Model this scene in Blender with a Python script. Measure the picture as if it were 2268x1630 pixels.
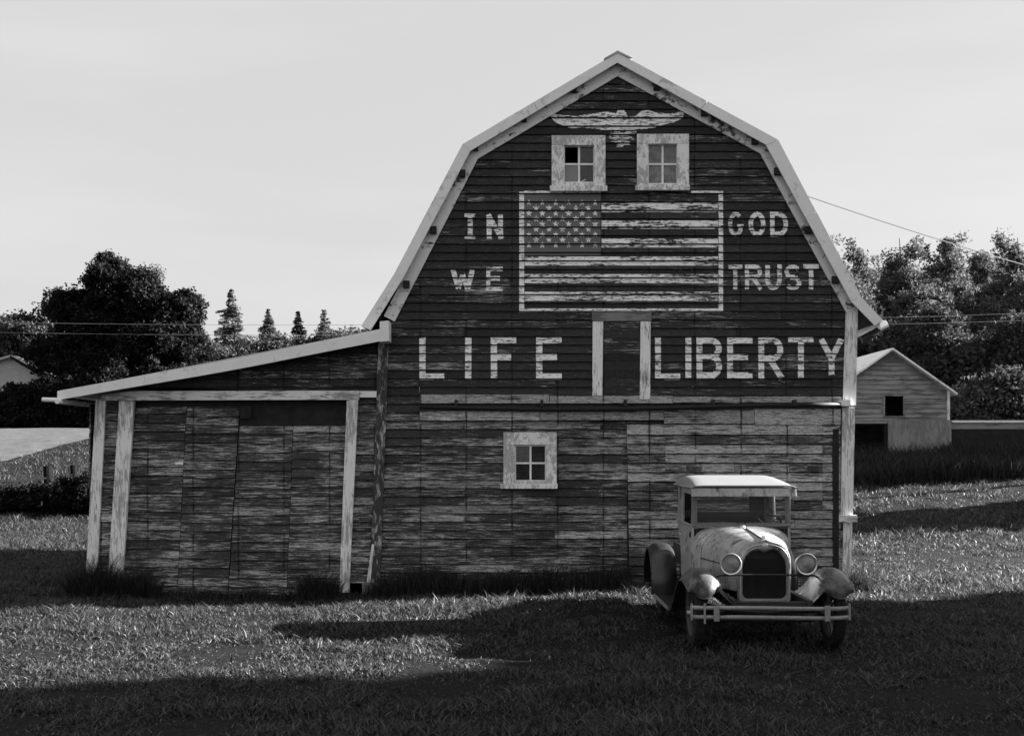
import bpy, math, random
import numpy as np
from mathutils import Vector, Matrix

R = math.radians
random.seed(7)
rng = np.random.default_rng(11)
scene = bpy.context.scene
for o in list(bpy.data.objects):
    bpy.data.objects.remove(o)
COL = scene.collection

# ------------------------------------------------------------------ camera
HC = 2.0            # camera height in metres
FP = 2580.0         # focal length, in units of a 2268-unit wide frame
HZ = 1000.0         # horizon row in the same units
cam_d = bpy.data.cameras.new('camera')
cam = bpy.data.objects.new('camera', cam_d)
COL.objects.link(cam)
cam.location = (0, 0, HC)
cam.rotation_euler = (R(90), 0, 0)
cam_d.sensor_width = 36.0
cam_d.lens = FP / 2268 * 36.0
cam_d.shift_y = (HZ - 815) / 2268
cam_d.clip_start = 0.1
cam_d.clip_end = 6000
scene.camera = cam

# ------------------------------------------------------------------ light
SUN_EL, SUN_AZ = 19.0, 10.0       # elevation; azimuth measured from +X towards +Y
sd = Vector((math.cos(R(SUN_EL)) * math.cos(R(SUN_AZ)), math.cos(R(SUN_EL)) * math.sin(R(SUN_AZ)), math.sin(R(SUN_EL))))
sun_l = bpy.data.lights.new('sun', 'SUN')
sun_l.energy = 5.0
sun_l.angle = R(0.6)
sun_l.color = (1, 1, 1)           # black-and-white photograph
sun = bpy.data.objects.new('sun', sun_l)
COL.objects.link(sun)
sun.rotation_euler = (-sd).to_track_quat('-Z', 'Y').to_euler()
sun.location = sd * 60

world = bpy.data.worlds.new('World')
scene.world = world
world.use_nodes = True
wn = world.node_tree
wn.nodes.clear()
w_out = wn.nodes.new('ShaderNodeOutputWorld')
w_bg = wn.nodes.new('ShaderNodeBackground')
w_sky = wn.nodes.new('ShaderNodeTexSky')
w_sky.sky_type = 'NISHITA'
w_sky.sun_disc = False
w_sky.sun_elevation = R(SUN_EL)
w_sky.sun_rotation = R(90 - SUN_AZ)
w_sky.air_density = 1.0
w_sky.dust_density = 3.0
w_sky.ozone_density = 1.0
w_bw = wn.nodes.new('ShaderNodeRGBToBW')
w_mx = wn.nodes.new('ShaderNodeMix')     # thin high overcast evens the clear sky out
w_mx.data_type = 'FLOAT'
w_mx.inputs[0].default_value = 0.87
w_mx.inputs[3].default_value = 2.22
wn.links.new(w_sky.outputs[0], w_bw.inputs[0])
wn.links.new(w_bw.outputs[0], w_mx.inputs[2])
w_tc = wn.nodes.new('ShaderNodeTexCoord')
w_mp = wn.nodes.new('ShaderNodeMapping'); w_mp.inputs['Scale'].default_value = (1.6, 1.6, 9.0)
w_nz = wn.nodes.new('ShaderNodeTexNoise'); w_nz.inputs['Scale'].default_value = 1.5; w_nz.inputs['Detail'].default_value = 5
w_mr = wn.nodes.new('ShaderNodeMapRange')
for i_, v_ in enumerate((.40, .75, .97, 1.07)): w_mr.inputs[1 + i_].default_value = v_
w_ml = wn.nodes.new('ShaderNodeMath'); w_ml.operation = 'MULTIPLY'
wn.links.new(w_tc.outputs['Generated'], w_mp.inputs[0]); wn.links.new(w_mp.outputs[0], w_nz.inputs[0]); wn.links.new(w_nz.outputs[0], w_mr.inputs[0])
wn.links.new(w_mx.outputs[0], w_ml.inputs[0]); wn.links.new(w_mr.outputs[0], w_ml.inputs[1])
wn.links.new(w_ml.outputs[0], w_bg.inputs[0])
w_bg.inputs[1].default_value = 0.05
wn.links.new(w_bg.outputs[0], w_out.inputs[0])

scene.view_settings.view_transform = 'Standard'
scene.view_settings.look = 'None'
scene.view_settings.gamma = 1
scene.view_settings.exposure = 2.70
scene.view_settings.use_curve_mapping = False
scene.render.engine = 'CYCLES'

# ------------------------------------------------------------------ helpers
def ss(a, b, x):
    t = np.clip((np.asarray(x, float) - a) / (b - a), 0, 1)
    return t * t * (3 - 2 * t)

def hash2(ix, iy, s=0):
    n = (ix.astype(np.int64) * 374761393 + iy.astype(np.int64) * 668265263 + s * 1442695041) & 0x7fffffff
    n = ((n ^ (n >> 13)) * 1274126177) & 0x7fffffff
    return ((n ^ (n >> 16)) & 0xffff) / 65535.0

def vnoise(x, y, s=0):
    x = np.asarray(x, float); y = np.asarray(y, float)
    ix = np.floor(x); iy = np.floor(y)
    fx = x - ix; fy = y - iy
    fx = fx * fx * (3 - 2 * fx); fy = fy * fy * (3 - 2 * fy)
    a = hash2(ix, iy, s); b = hash2(ix + 1, iy, s); c = hash2(ix, iy + 1, s); d = hash2(ix + 1, iy + 1, s)
    return (a * (1 - fx) + b * fx) * (1 - fy) + (c * (1 - fx) + d * fx) * fy

def fbm(x, y, s=0, n=3):
    t = 0; a = 0.5; f = 1.0
    for i in range(n):
        t = t + a * vnoise(np.asarray(x) * f, np.asarray(y) * f, s + i * 17); a *= .5; f *= 2.03
    return t

def gz(x, y):
    """ground height"""
    x = np.asarray(x, float); y = np.asarray(y, float)
    wl = 1 - ss(-6, 3, x)
    wr = ss(2, 8, x)
    z = wl * 3.2 * ss(28, 62, y)
    z = z + wr * (1.45 * ss(20, 40, y) + 0.055 * np.clip(x - 8, 0, 30) * ss(19, 34, y) + 1.75 * ss(48, 75, y))
    z = z + (1 - wl) * (1 - wr) * 3.2 * ss(30, 70, y)
    z = z - 0.085 * np.exp(-((x + 3.6) / 2.6) ** 2 - ((y - 16.4) / 1.6) ** 2)
    z = z + 0.05 * (vnoise(x * .55 + 3, y * .7, 5) - .5) + 0.03 * (vnoise(x * 1.7, y * 1.9, 9) - .5)
    z = z + ss(120, 900, np.hypot(x, y)) * 6
    return z

def g(x, y):
    return float(gz(x, y))

def P(u, v, Y):
    """frame coordinates (2268 x 1630 units) at distance Y -> world point"""
    return Vector(((u - 1134) / FP * Y, Y, HC + (HZ - v) / FP * Y))

class MB:
    def __init__(s):
        s.v = []; s.f = []
    def add(s, vs, fs):
        k = len(s.v)
        s.v += [tuple(p) for p in vs]
        s.f += [tuple(i + k for i in f) for f in fs]
        return s
    def prism(s, pts, off):
        n = len(pts); off = Vector(off)
        a = [Vector(p) for p in pts]
        b = [p + off for p in a]
        fs = [tuple(range(n)), tuple(range(2 * n - 1, n - 1, -1))]
        for i in range(n):
            j = (i + 1) % n
            fs.append((i, i + n, j + n, j))
        # order so that normals point outward whatever the winding
        nrm = Vector((0, 0, 0))
        for i in range(1, n - 1):
            nrm += (a[i] - a[0]).cross(a[i + 1] - a[0])
        if nrm.dot(off) > 0:
            fs = [tuple(reversed(f)) for f in fs]
        return s.add(a + b, fs)
    def box(s, x0, x1, y0, y1, z0, z1):
        return s.prism([(x0, y0, z0), (x1, y0, z0), (x1, y0, z1), (x0, y0, z1)], (0, y1 - y0, 0))
    def tube(s, pts, rad, n=8, cap=True):
        pts = [Vector(p) for p in pts]
        if not hasattr(rad, '__len__'):
            rad = [rad] * len(pts)
        rings = []
        up = Vector((0.13, 0.31, 0.94))
        for i, p in enumerate(pts):
            t = (pts[min(i + 1, len(pts) - 1)] - pts[max(i - 1, 0)]).normalized()
            a = t.cross(up)
            if a.length < .05:
                a = t.cross(Vector((1, 0, 0)))
            a.normalize(); b = t.cross(a).normalized()
            rings.append([p + (a * math.cos(2 * math.pi * k / n) + b * math.sin(2 * math.pi * k / n)) * rad[i] for k in range(n)])
        return s.loft(rings, True, cap)
    def loft(s, rings, closed=True, cap=False):
        n = len(rings[0]); vs = [p for r in rings for p in r]; fs = []
        m = n if closed else n - 1
        for i in range(len(rings) - 1):
            for k in range(m):
                k2 = (k + 1) % n
                fs.append((i * n + k, i * n + k2, (i + 1) * n + k2, (i + 1) * n + k))
        if cap and closed:
            fs.append(tuple(range(n - 1, -1, -1)))
            fs.append(tuple((len(rings) - 1) * n + k for k in range(n)))
        return s.add(vs, fs)
    def lathe(s, prof, o, axis, n=24):
        """prof: (radius, along); axis 'x','y','z'"""
        rings = []
        for r, h in prof:
            ring = []
            for k in range(n):
                c, q = math.cos(2 * math.pi * k / n) * r, math.sin(2 * math.pi * k / n) * r
                d = {'y': (c, h, q), 'x': (h, c, q), 'z': (c, q, h)}[axis]
                ring.append((o[0] + d[0], o[1] + d[1], o[2] + d[2]))
            rings.append(ring)
        return s.loft(rings, True)
    def build(s, name, mat, parent=None, smooth=False):
        me = bpy.data.meshes.new(name)
        me.from_pydata(s.v, [], s.f)
        me.validate(); me.update()
        if smooth:
            me.polygons.foreach_set('use_smooth', [True] * len(me.polygons))
        return link(name, me, mat, parent)

def link(name, me, mat, parent=None):
    o = bpy.data.objects.new(name, me)
    if mat is not None and len(me.materials) == 0:
        me.materials.append(mat)
    COL.objects.link(o)
    if parent is not None:
        o.parent = parent
        o.matrix_parent_inverse = Matrix.Translation(parent_loc(parent)).inverted()
    return o

def parent_loc(p):
    l = Vector(p.location)
    return l if p.parent is None else l  # parents below the root sit at zero offset

def fast_mesh(name, verts, faces_flat, loop_start, mat, parent=None, smooth=False):
    me = bpy.data.meshes.new(name)
    me.vertices.add(len(verts)); me.vertices.foreach_set('co', np.asarray(verts, np.float32).ravel())
    me.loops.add(len(faces_flat)); me.loops.foreach_set('vertex_index', np.asarray(faces_flat, np.int32))
    me.polygons.add(len(loop_start)); me.polygons.foreach_set('loop_start', np.asarray(loop_start, np.int32))
    me.update(calc_edges=True)
    if smooth:
        me.polygons.foreach_set('use_smooth', np.ones(len(loop_start), bool))
    return link(name, me, mat, parent)

def quads_mesh(name, verts4, mat, parent=None):
    n, m = verts4.shape[:2]
    return fast_mesh(name, verts4.reshape(-1, 3), np.arange(n * m), np.arange(n) * m, mat, parent)

def empty(name, loc, label=None, cat=None, group=None):
    o = bpy.data.objects.new(name, None)
    o.empty_display_size = .2
    COL.objects.link(o); o.location = loc
    if label: tag(o, label, cat, group)
    return o

def tag(o, label=None, cat=None, group=None, kind=None):
    if label: o['label'] = label
    if cat: o['category'] = cat
    if group: o['group'] = group
    if kind: o['kind'] = kind
    return o

# ------------------------------------------------------------------ materials
class NT:
    def __init__(s, name):
        s.m = bpy.data.materials.new(name); s.m.use_nodes = True
        s.t = s.m.node_tree; s.t.nodes.clear()
        s.out = s.n('OutputMaterial')
    def n(s, k):
        return s.t.nodes.new('ShaderNode' + k)
    def set(s, sock, v):
        if isinstance(v, bpy.types.NodeSocket): s.t.links.new(v, sock)
        elif sock.type == 'RGBA' and not hasattr(v, '__len__'): sock.default_value = (v, v, v, 1)
        else: sock.default_value = v
    def pos(s, scale=(1, 1, 1), local=False, rnd=0):
        if local:
            p = s.n('TexCoord').outputs['Object']
        else:
            p = s.n('NewGeometry').outputs['Position']
        mp = s.n('Mapping'); s.set(mp.inputs[0], p); mp.inputs['Scale'].default_value = scale
        if rnd:
            r = s.n('ObjectInfo').outputs['Random']
            c = s.n('CombineXYZ')
            s.set(c.inputs[0], s.math('MULTIPLY', r, rnd)); s.set(c.inputs[2], s.math('MULTIPLY', r, rnd * .37))
            s.set(mp.inputs['Location'], c.outputs[0])
        return mp.outputs[0]
    def noise(s, vec, scale=1, detail=4, rough=.6, dist=0):
        x = s.n('TexNoise'); s.set(x.inputs['Vector'], vec)
        x.inputs['Scale'].default_value = scale; x.inputs['Detail'].default_value = detail
        x.inputs['Roughness'].default_value = rough; x.inputs['Distortion'].default_value = dist
        return x.outputs[0]
    def math(s, op, a, b=0, c=0):
        x = s.n('Math'); x.operation = op
        s.set(x.inputs[0], a); s.set(x.inputs[1], b); s.set(x.inputs[2], c)
        return x.outputs[0]
    def rng(s, v, a, b, c=0.0, d=1.0, smooth=False):
        x = s.n('MapRange'); s.set(x.inputs[0], v)
        for i, q in enumerate((a, b, c, d)): s.set(x.inputs[1 + i], q)
        if smooth: x.interpolation_type = 'SMOOTHSTEP'
        return x.outputs[0]
    def mix(s, f, a, b):
        x = s.n('Mix'); x.data_type = 'FLOAT'
        s.set(x.inputs[0], f); s.set(x.inputs[2], a); s.set(x.inputs[3], b)
        return x.outputs[0]
    def rnd(s):
        return s.n('ObjectInfo').outputs['Random']
    def xyz(s):
        x = s.n('SeparateXYZ'); s.set(x.inputs[0], s.n('NewGeometry').outputs['Position'])
        return x.outputs
    def bsdf(s, col, rough=.85, bump=None, bstr=.4, bdist=.01, metal=0, spec=.3):
        b = s.n('BsdfPrincipled')
        s.set(b.inputs['Base Color'], col); s.set(b.inputs['Roughness'], rough)
        b.inputs['Metallic'].default_value = metal; b.inputs['Specular IOR Level'].default_value = spec
        if bump is not None:
            k = s.n('Bump'); s.set(k.inputs['Height'], bump); k.inputs['Strength'].default_value = bstr
            k.inputs['Distance'].default_value = bdist
            s.t.links.new(k.outputs[0], b.inputs['Normal'])
        return b.outputs[0]
    def done(s, sh):
        s.t.links.new(sh, s.out.inputs[0]); return s.m

def m_siding(name, dark, bare, level, low_extra, byboard=.13):
    """old paint on horizontal boards: dark paint, worn through along the grain to grey wood"""
    t = NT(name)
    p = t.pos((1, 1, 1), rnd=9)
    grain = t.noise(t.pos((2.8, 1, 50), rnd=9), 1, 8, .78)
    fine = t.noise(t.pos((6, 1, 120), rnd=5), 1, 3, .6)
    patch = t.noise(t.pos((.9, 1, 2.6)), 1, 3, .55)
    r = t.rnd()
    X, Y, Z = t.xyz()
    low = t.rng(Z, 2.35, 2.85, 1, 0, True)
    thr = t.math('ADD', grain, t.math('MULTIPLY', t.math('SUBTRACT', patch, .5), .36))
    thr = t.math('ADD', thr, t.math('MULTIPLY', t.math('SUBTRACT', r, .5), byboard))
    thr = t.math('ADD', thr, t.math('MULTIPLY', low, low_extra))
    worn = t.rng(thr, level, level + .055, 0, 1)
    worn = t.math('MULTIPLY', worn, t.rng(fine, .36, .5, .15, 1))
    # nail-line stains running down at the studs
    xm = t.math('PINGPONG', t.math('ADD', X, t.math('MULTIPLY', t.math('SUBTRACT', t.noise(t.pos((.3, 1, 3)), 1, 2), .5), .02)), .333)
    st = t.rng(xm, 0.004, t.rng(t.noise(t.pos((3, 1, 9)), 1, 3), .35, .65, .008, .034), 1, 0, True)
    st = t.math('MULTIPLY', st, t.rng(t.noise(t.pos((2.3, 1, 3.5)), 1, 2), .40, .55, 0, .85))
    dk = t.mix(t.noise(t.pos((3, 1, 70), rnd=3), 1, 4, .7), dark * .3, dark * 2.4)
    dk = t.math('MULTIPLY', dk, t.mix(low, 1.0, 1.25))
    br = t.mix(t.noise(t.pos((2.2, 1, 75), rnd=7), 1, 4, .7), bare * .3, bare * 1.7)
    col = t.mix(worn, dk, br)
    col = t.math('MULTIPLY', col, t.mix(t.math('FRACT', t.math('MULTIPLY', r, 7.31)), .72, 1.28))
    chk = t.noise(t.pos((9, 1, 150), rnd=6), 1, 4, .75)
    spk = t.noise(t.pos((34, 1, 60), rnd=2), 1, 3, .7)
    col = t.math('MULTIPLY', col, t.rng(chk, .32, .68, .35, 1.65))
    col = t.math('MULTIPLY', col, t.rng(spk, .36, .62, .7, 1.25))
    col = t.mix(st, col, .012)
    cx = t.n('CombineColor')
    for i in range(3): t.set(cx.inputs[i], col)
    hgt = t.math('ADD', t.math('MULTIPLY', grain, .6), t.math('MULTIPLY', fine, .4))
    return t.done(t.bsdf(cx.outputs[0], .9, hgt, .5, .006, spec=.18))

def m_trim(name, white, bare, level, sc, metal=False):
    """white paint flaking off bare wood; sc stretches along the grain"""
    t = NT(name)
    a = t.noise(t.pos(sc, rnd=4), 1, 6, .7, .4)
    b = t.noise(t.pos((1.7, 1, 1.7), rnd=4), 1, 3)
    v = t.math('ADD', a, t.math('MULTIPLY', t.math('SUBTRACT', b, .5), .7))
    w = t.rng(v, level, level + .11)
    br = t.mix(t.noise(t.pos(tuple(q * 2.3 for q in sc), rnd=4), 1, 4), bare * .45, bare * 1.5)
    wh = t.mix(t.noise(t.pos((4, 4, 4)), 1, 4), white * .84, white * 1.06)
    col = t.mix(w, br, wh)
    return t.done(t.bsdf(col, .75, t.math('ADD', w, a), .35, .004, spec=.25))

def m_paint(name, white, dim, level, big=.6):
    """lettering paint on the boards, flaked away in streaks (bare board shows through)"""
    t = NT(name)
    a = t.noise(t.pos((7, 1, 55)), 1, 5, .7, .3)
    b = t.noise(t.pos((1.3, 1, 6.0)), 1, 3)
    c = t.noise(t.pos((18, 1, 30)), 1, 3)
    v = t.math('ADD', a, t.math('MULTIPLY', t.math('SUBTRACT', b, .5), big))
    v = t.math('ADD', v, t.math('MULTIPLY', t.math('SUBTRACT', c, .5), .3))
    al = t.rng(v, level, level + .045)
    col = t.mix(t.rng(v, level + .02, level + .11), dim, white)
    d = t.bsdf(col, .8, v, .3, .003, spec=.2)
    tr = t.n('BsdfTransparent')
    mx = t.n('MixShader'); t.set(mx.inputs[0], al); t.t.links.new(tr.outputs[0], mx.inputs[1]); t.t.links.new(d, mx.inputs[2])
    return t.done(mx.outputs[0])

def m_plain(name, col, rough=.7, var=.25, sc=6, metal=0, bump=.2, spec=.3):
    t = NT(name)
    a = t.noise(t.pos((sc, sc, sc)), 1, 5, .6)
    c = t.mix(t.rng(a, .3, .7), col * (1 - var), col * (1 + var))
    return t.done(t.bsdf(c, rough, a, bump, .005, metal, spec))

def m_leaf(name, col, var=.5, trans=.35, rough=.75, spec=.1):
    t = NT(name)
    geo = t.n('NewGeometry')
    r = geo.outputs['Random Per Island']
    c = t.mix(t.math('POWER', r, 1.6), col * (1 - var), col * (1 + var * 1.6))
    d = t.n('BsdfPrincipled'); t.set(d.inputs['Base Color'], c); d.inputs['Roughness'].default_value = rough
    d.inputs['Specular IOR Level'].default_value = spec
    tl = t.n('BsdfTranslucent'); t.set(tl.inputs[0], t.math('MULTIPLY', c, 1.2))
    mx = t.n('MixShader'); mx.inputs[0].default_value = trans
    t.t.links.new(d.outputs[0], mx.inputs[1]); t.t.links.new(tl.outputs[0], mx.inputs[2])
    return t.done(mx.outputs[0])

def m_glass(name, tint=.9, dirt_sheen=.0):
    t = NT(name)
    fr = t.n('Fresnel'); fr.inputs[0].default_value = 1.5
    tr = t.n('BsdfTransparent'); tr.inputs[0].default_value = (tint, tint, tint, 1)
    gl = t.n('BsdfGlossy'); gl.inputs['Roughness'].default_value = .03
    mx = t.n('MixShader'); t.t.links.new(fr.outputs[0], mx.inputs[0])
    t.t.links.new(tr.outputs[0], mx.inputs[1]); t.t.links.new(gl.outputs[0], mx.inputs[2])
    sh = mx.outputs[0]
    if dirt_sheen:  # diffuse grey film, used for light dirt and for a painted sky reflection
        df = t.n('BsdfDiffuse'); df.inputs[0].default_value = (.5, .5, .5, 1)
        m2 = t.n('MixShader')
        t.set(m2.inputs[0], t.rng(t.noise(t.pos((5, 5, 5)), 1, 5), .35, .7, dirt_sheen * .3, dirt_sheen * 1.3))
        t.t.links.new(sh, m2.inputs[1]); t.t.links.new(df.outputs[0], m2.inputs[2]); sh = m2.outputs[0]
    return t.done(sh)

def m_car(name, base, dark, light, level):
    t = NT(name)
    a = t.noise(t.pos((3.2, 3.2, 3.2)), 1, 6, .65, .5)
    b = t.noise(t.pos((30, 30, 14)), 1, 5, .7)
    c = t.noise(t.pos((1.4, 1.4, 1.4)), 1, 3)
    v = t.math('ADD', a, t.math('MULTIPLY', t.math('SUBTRACT', b, .5), .35))
    rust = t.rng(v, level, level + .14)
    col = t.mix(t.rng(c, .35, .65), base, light)
    col = t.mix(t.rng(b, .48, .7, 0, .6), col, base * .5)
    drip = t.noise(t.pos((26, 26, 2.2)), 1, 4, .7)
    col = t.mix(t.rng(drip, .55, .68, 0, .5), col, dark)
    col = t.mix(rust, col, dark)
    rg = t.mix(rust, .30, .8)
    return t.done(t.bsdf(col, rg, t.math('ADD', b, t.math('MULTIPLY', a, 2.0)), .18, .006, spec=.5))

def m_ground():
    t = NT('lawn_soil')
    a = t.noise(t.pos((1.3, 1.3, 1.3)), 1, 5)
    b = t.noise(t.pos((18, 18, 18)), 1, 4)
    c = t.mix(a, .006, .014); c = t.math('MULTIPLY', c, t.rng(b, .3, .7, .5, 1.4))
    return t.done(t.bsdf(c, .95, b, .6, .03, spec=.1))

def m_gravel():
    t = NT('gravel')
    a = t.noise(t.pos((.5, .5, .5)), 1, 4); b = t.noise(t.pos((25, 25, 25)), 1, 3)
    c = t.mix(t.noise(t.pos((1.8, 1.8, 1.8)), 1, 5, .7), .035, .15); c = t.math('MULTIPLY', c, t.rng(b, .3, .7, .75, 1.2))
    return t.done(t.bsdf(c, .95, b, .4, .02, spec=.1))

MT = dict(
    siding=m_siding('barn_board_paint', .030, .42, .60, .10),
    doorwood=m_siding('door_board_paint', .034, .40, .55, .085),
    shedwood=m_siding('lean_to_board_paint', .030, .44, .56, .05, .09),
    railwood=m_siding('rail_board_paint', .05, .50, .43, .02),
    jamb=m_trim('hatch_jamb_paint', .92, .25, .38, (34, 34, 4)),
    trim_h=m_trim('white_trim_across', .88, .30, .38, (5, 5, 40)),
    trim_v=m_trim('white_trim_upright', .90, .40, .40, (45, 45, 5)),
    casing=m_trim('window_casing_paint', .90, .46, .46, (22, 22, 11)),
    post_old=m_trim('weathered_corner_paint', .42, .05, .49, (22, 22, 6)),
    frieze=m_trim('frieze_paint', .80, .06, .34, (9, 9, 14)),
    fascia=m_trim('fascia_paint', .90, .55, .30, (7, 7, 7)),
    roofm=m_plain('roof_metal', .45, .45, .12, 2, 0, .1),
    darkwood=m_plain('dark_old_wood', .022, .9, .4, 9),
    pipe=m_plain('rusty_pipe', .012, .6, .4, 12),
    greywood=m_trim('bare_grey_wood', .24, .13, .45, (3, 3, 26)),
    paint=m_paint('white_lettering_paint', .90, .50, .40, .30),
    stripe=m_paint('worn_stripe_paint', .90, .32, .425, .70),
    canton=m_paint('flag_blue_paint', .14, .08, .20, .25),
    eagle=m_paint('worn_emblem_paint', .90, .45, .415, .45),
    tail=m_paint('worn_tail_paint', .80, .4, .46, .3),
    faded=m_paint('faded_lettering_paint', .80, .34, .41, .3),
    glass=m_glass('old_window_glass', .8, .05),
    sheenglass=m_glass('painted_sheen_glass', .7, .42),  # strong grey film paints in the sky reflected by these panes
    carglass=m_glass('windscreen_glass', .93, .03),
    sash=m_plain('sash_white', .88, .6, .12, 9),
    panel=m_plain('grey_panel', .26, .8, .1, 5),
    carpaint=m_car('pale_car_paint', .32, .06, .45, .53),
    roofpaint=m_plain('white_car_roof', .21, .6, .06, 4),
    fenderpaint=m_car('fender_paint', .055, .022, .11, .50),
    shell=m_car('radiator_shell_metal', .24, .08, .36, .58),
    bumperm=m_car('bumper_metal', .22, .08, .32, .60),
    rearpaint=m_car('dark_rear_paint', .02, .012, .035, .6),
    frame=m_car('dark_cab_frame', .14, .06, .2, .6),
    rimm=m_plain('rusty_rim', .05, .7, .4, 12),
    black=m_plain('black_rubber', .016, .8, .3, 10),
    ironm=m_plain('dark_iron', .025, .6, .3, 10),
    chrome=m_plain('dull_chrome', .62, .32, .12, 9, .85, .05),
    lens=m_glass('headlight_glass', .88, .10),
    seat=m_plain('old_seat', .03, .9, .3, 14),
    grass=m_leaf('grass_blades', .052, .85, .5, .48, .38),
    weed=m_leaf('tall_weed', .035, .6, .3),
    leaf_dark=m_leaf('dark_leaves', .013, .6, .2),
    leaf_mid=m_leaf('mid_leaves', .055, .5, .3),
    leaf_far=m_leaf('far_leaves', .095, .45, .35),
    bark=m_plain('bark', .05, .95, .4, 8, bump=.6),
    barkpale=m_plain('pale_bark', .22, .9, .35, 8, bump=.4),
    soil=m_ground(), gravel=m_gravel(),
    housewall=m_plain('house_wall_white', .45, .7, .1, 3),
    railblack=m_plain('blackened_rail', .010, .95, .3, 6, spec=.02),
    wire=m_plain('wire', .05, .6, .1, 3),
    wirelight=m_plain('aluminium_wire', .30, .4, .1, 3, .6),
    pole=m_plain('pole_wood', .06, .9, .3, 4),
)

# ------------------------------------------------------------------ ground
def terrain():
    def axis(lo, hi, step, far):
        a = list(np.arange(lo, hi + .01, step))
        d = step
        while a[-1] < far:
            d *= 1.45; a.append(a[-1] + d)
        d = step
        while a[0] > -far:
            d *= 1.45; a.insert(0, a[0] - d)
        return np.array(a)
    xs = axis(-30, 32, .5, 2500); ys = axis(0, 90, .5, 2500)
    X, Y = np.meshgrid(xs, ys)
    V = np.stack([X, Y, gz(X, Y)], -1).reshape(-1, 3)
    nx, ny = len(xs), len(ys)
    i = (np.arange(ny - 1)[:, None] * nx + np.arange(nx - 1)[None]).ravel()
    F = np.stack([i, i + 1, i + nx + 1, i + nx], 1)
    o = fast_mesh('ground', V, F.ravel(), np.arange(len(F)) * 4, MT['soil'], smooth=True)
    tag(o, 'rough lawn and bare earth around the barn', kind='structure')
terrain()

def road():
    # gravel road climbing past the barn on the left, draped on the ground
    near = [P(-260, 1050, 42), P(15, 1024, 45), P(110, 1005, 48.5), P(200, 986, 52), P(330, 965, 56), P(700, 950, 59)]
    far = [P(-260, 948, 60), P(15, 950, 60.2), P(110, 952, 60.4), P(200, 954, 60.8), P(330, 955, 61), P(700, 953, 61.5)]
    mb = MB(); rings = []
    for a, b in zip(near, far):
        ring = []
        for k in range(9):
            q = a.lerp(b, k / 8)
            ring.append((q.x, q.y, g(q.x, q.y) + .03))
        rings.append(ring)
    dense = []
    for i in range(len(rings) - 1):
        for k in range(8):
            row = []
            for a, b in zip(rings[i], rings[i + 1]):
                q = Vector(a).lerp(Vector(b), k / 8); row.append((q.x, q.y, g(q.x, q.y) + .04))
            dense.append(row)
    mb.loft(dense, False)
    tag(mb.build('road', MT['gravel'], smooth=True), 'pale gravel road passing behind the fence', kind='structure')
road()

# ------------------------------------------------------------------ barn
YB = 17.0            # the front wall's plane
YO = 16.82           # the plane of the barn's roof overhang
YL = 16.6            # the plane of the lean-to's roof overhang
DEPTH = 7.0
ROW = 0.1226
def W(u, v, dy=0.0):
    return P(u, v, YB + dy)

def xspan(poly, z):
    xs = []
    n = len(poly)
    for i in range(n):
        (x0, z0), (x1, z1) = poly[i], poly[(i + 1) % n]
        if (z0 <= z < z1) or (z1 <= z < z0):
            xs.append(x0 + (x1 - x0) * (z - z0) / (z1 - z0))
    return (min(xs), max(xs)) if len(xs) >= 2 else None

LAP_B, LAP_T = -.030, -.006
COVE = .013
def lap_board(xl0, xl1, xr0, xr1, z0, z1, y, name, mat, parent, thick=.02):
    """drop-siding board: sloping face, recessed cove at the top that tucks behind the next board"""
    j = random.uniform(-.0015, .0015)
    h = z1 - z0
    lv = [(0.0, LAP_B + j), (h - COVE, LAP_T + j), (h - COVE + .003, .006), (h + .010, .006)]
    vs = []
    for dz, yy in lv:
        f = min(dz / h, 1.0)
        a, b = xl0 + (xl1 - xl0) * f, xr0 + (xr1 - xr0) * f
        if dz > h and (xl1 - xl0) > .05: a += .02
        if dz > h and (xr0 - xr1) > .05: b -= .02
        vs += [(a, y + yy, z0 + dz), (b, y + yy, z0 + dz)]
    n = len(lv)
    for dz, yy in ((0.0, -.008), (h - COVE, .016), (h - COVE + .003, .018), (h + .010, .018)):
        f = min(dz / h, 1.0)
        vs += [(xl0 + (xl1 - xl0) * f, y + yy, z0 + dz), (xr0 + (xr1 - xr0) * f, y + yy, z0 + dz)]
    fs = []
    for k in range(n - 1):
        a = 2 * k; b = 2 * n + 2 * k
        fs += [(a, a + 1, a + 3, a + 2), (b + 1, b, b + 2, b + 3), (a, a + 2, b + 2, b), (a + 1, b + 1, b + 3, a + 3)]
    fs += [(0, 2 * n, 2 * n + 1, 1), (2 * n - 2, 2 * n - 1, 4 * n - 1, 4 * n - 2)]
    return MB().add(vs, fs).build(name, mat, parent)

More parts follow.
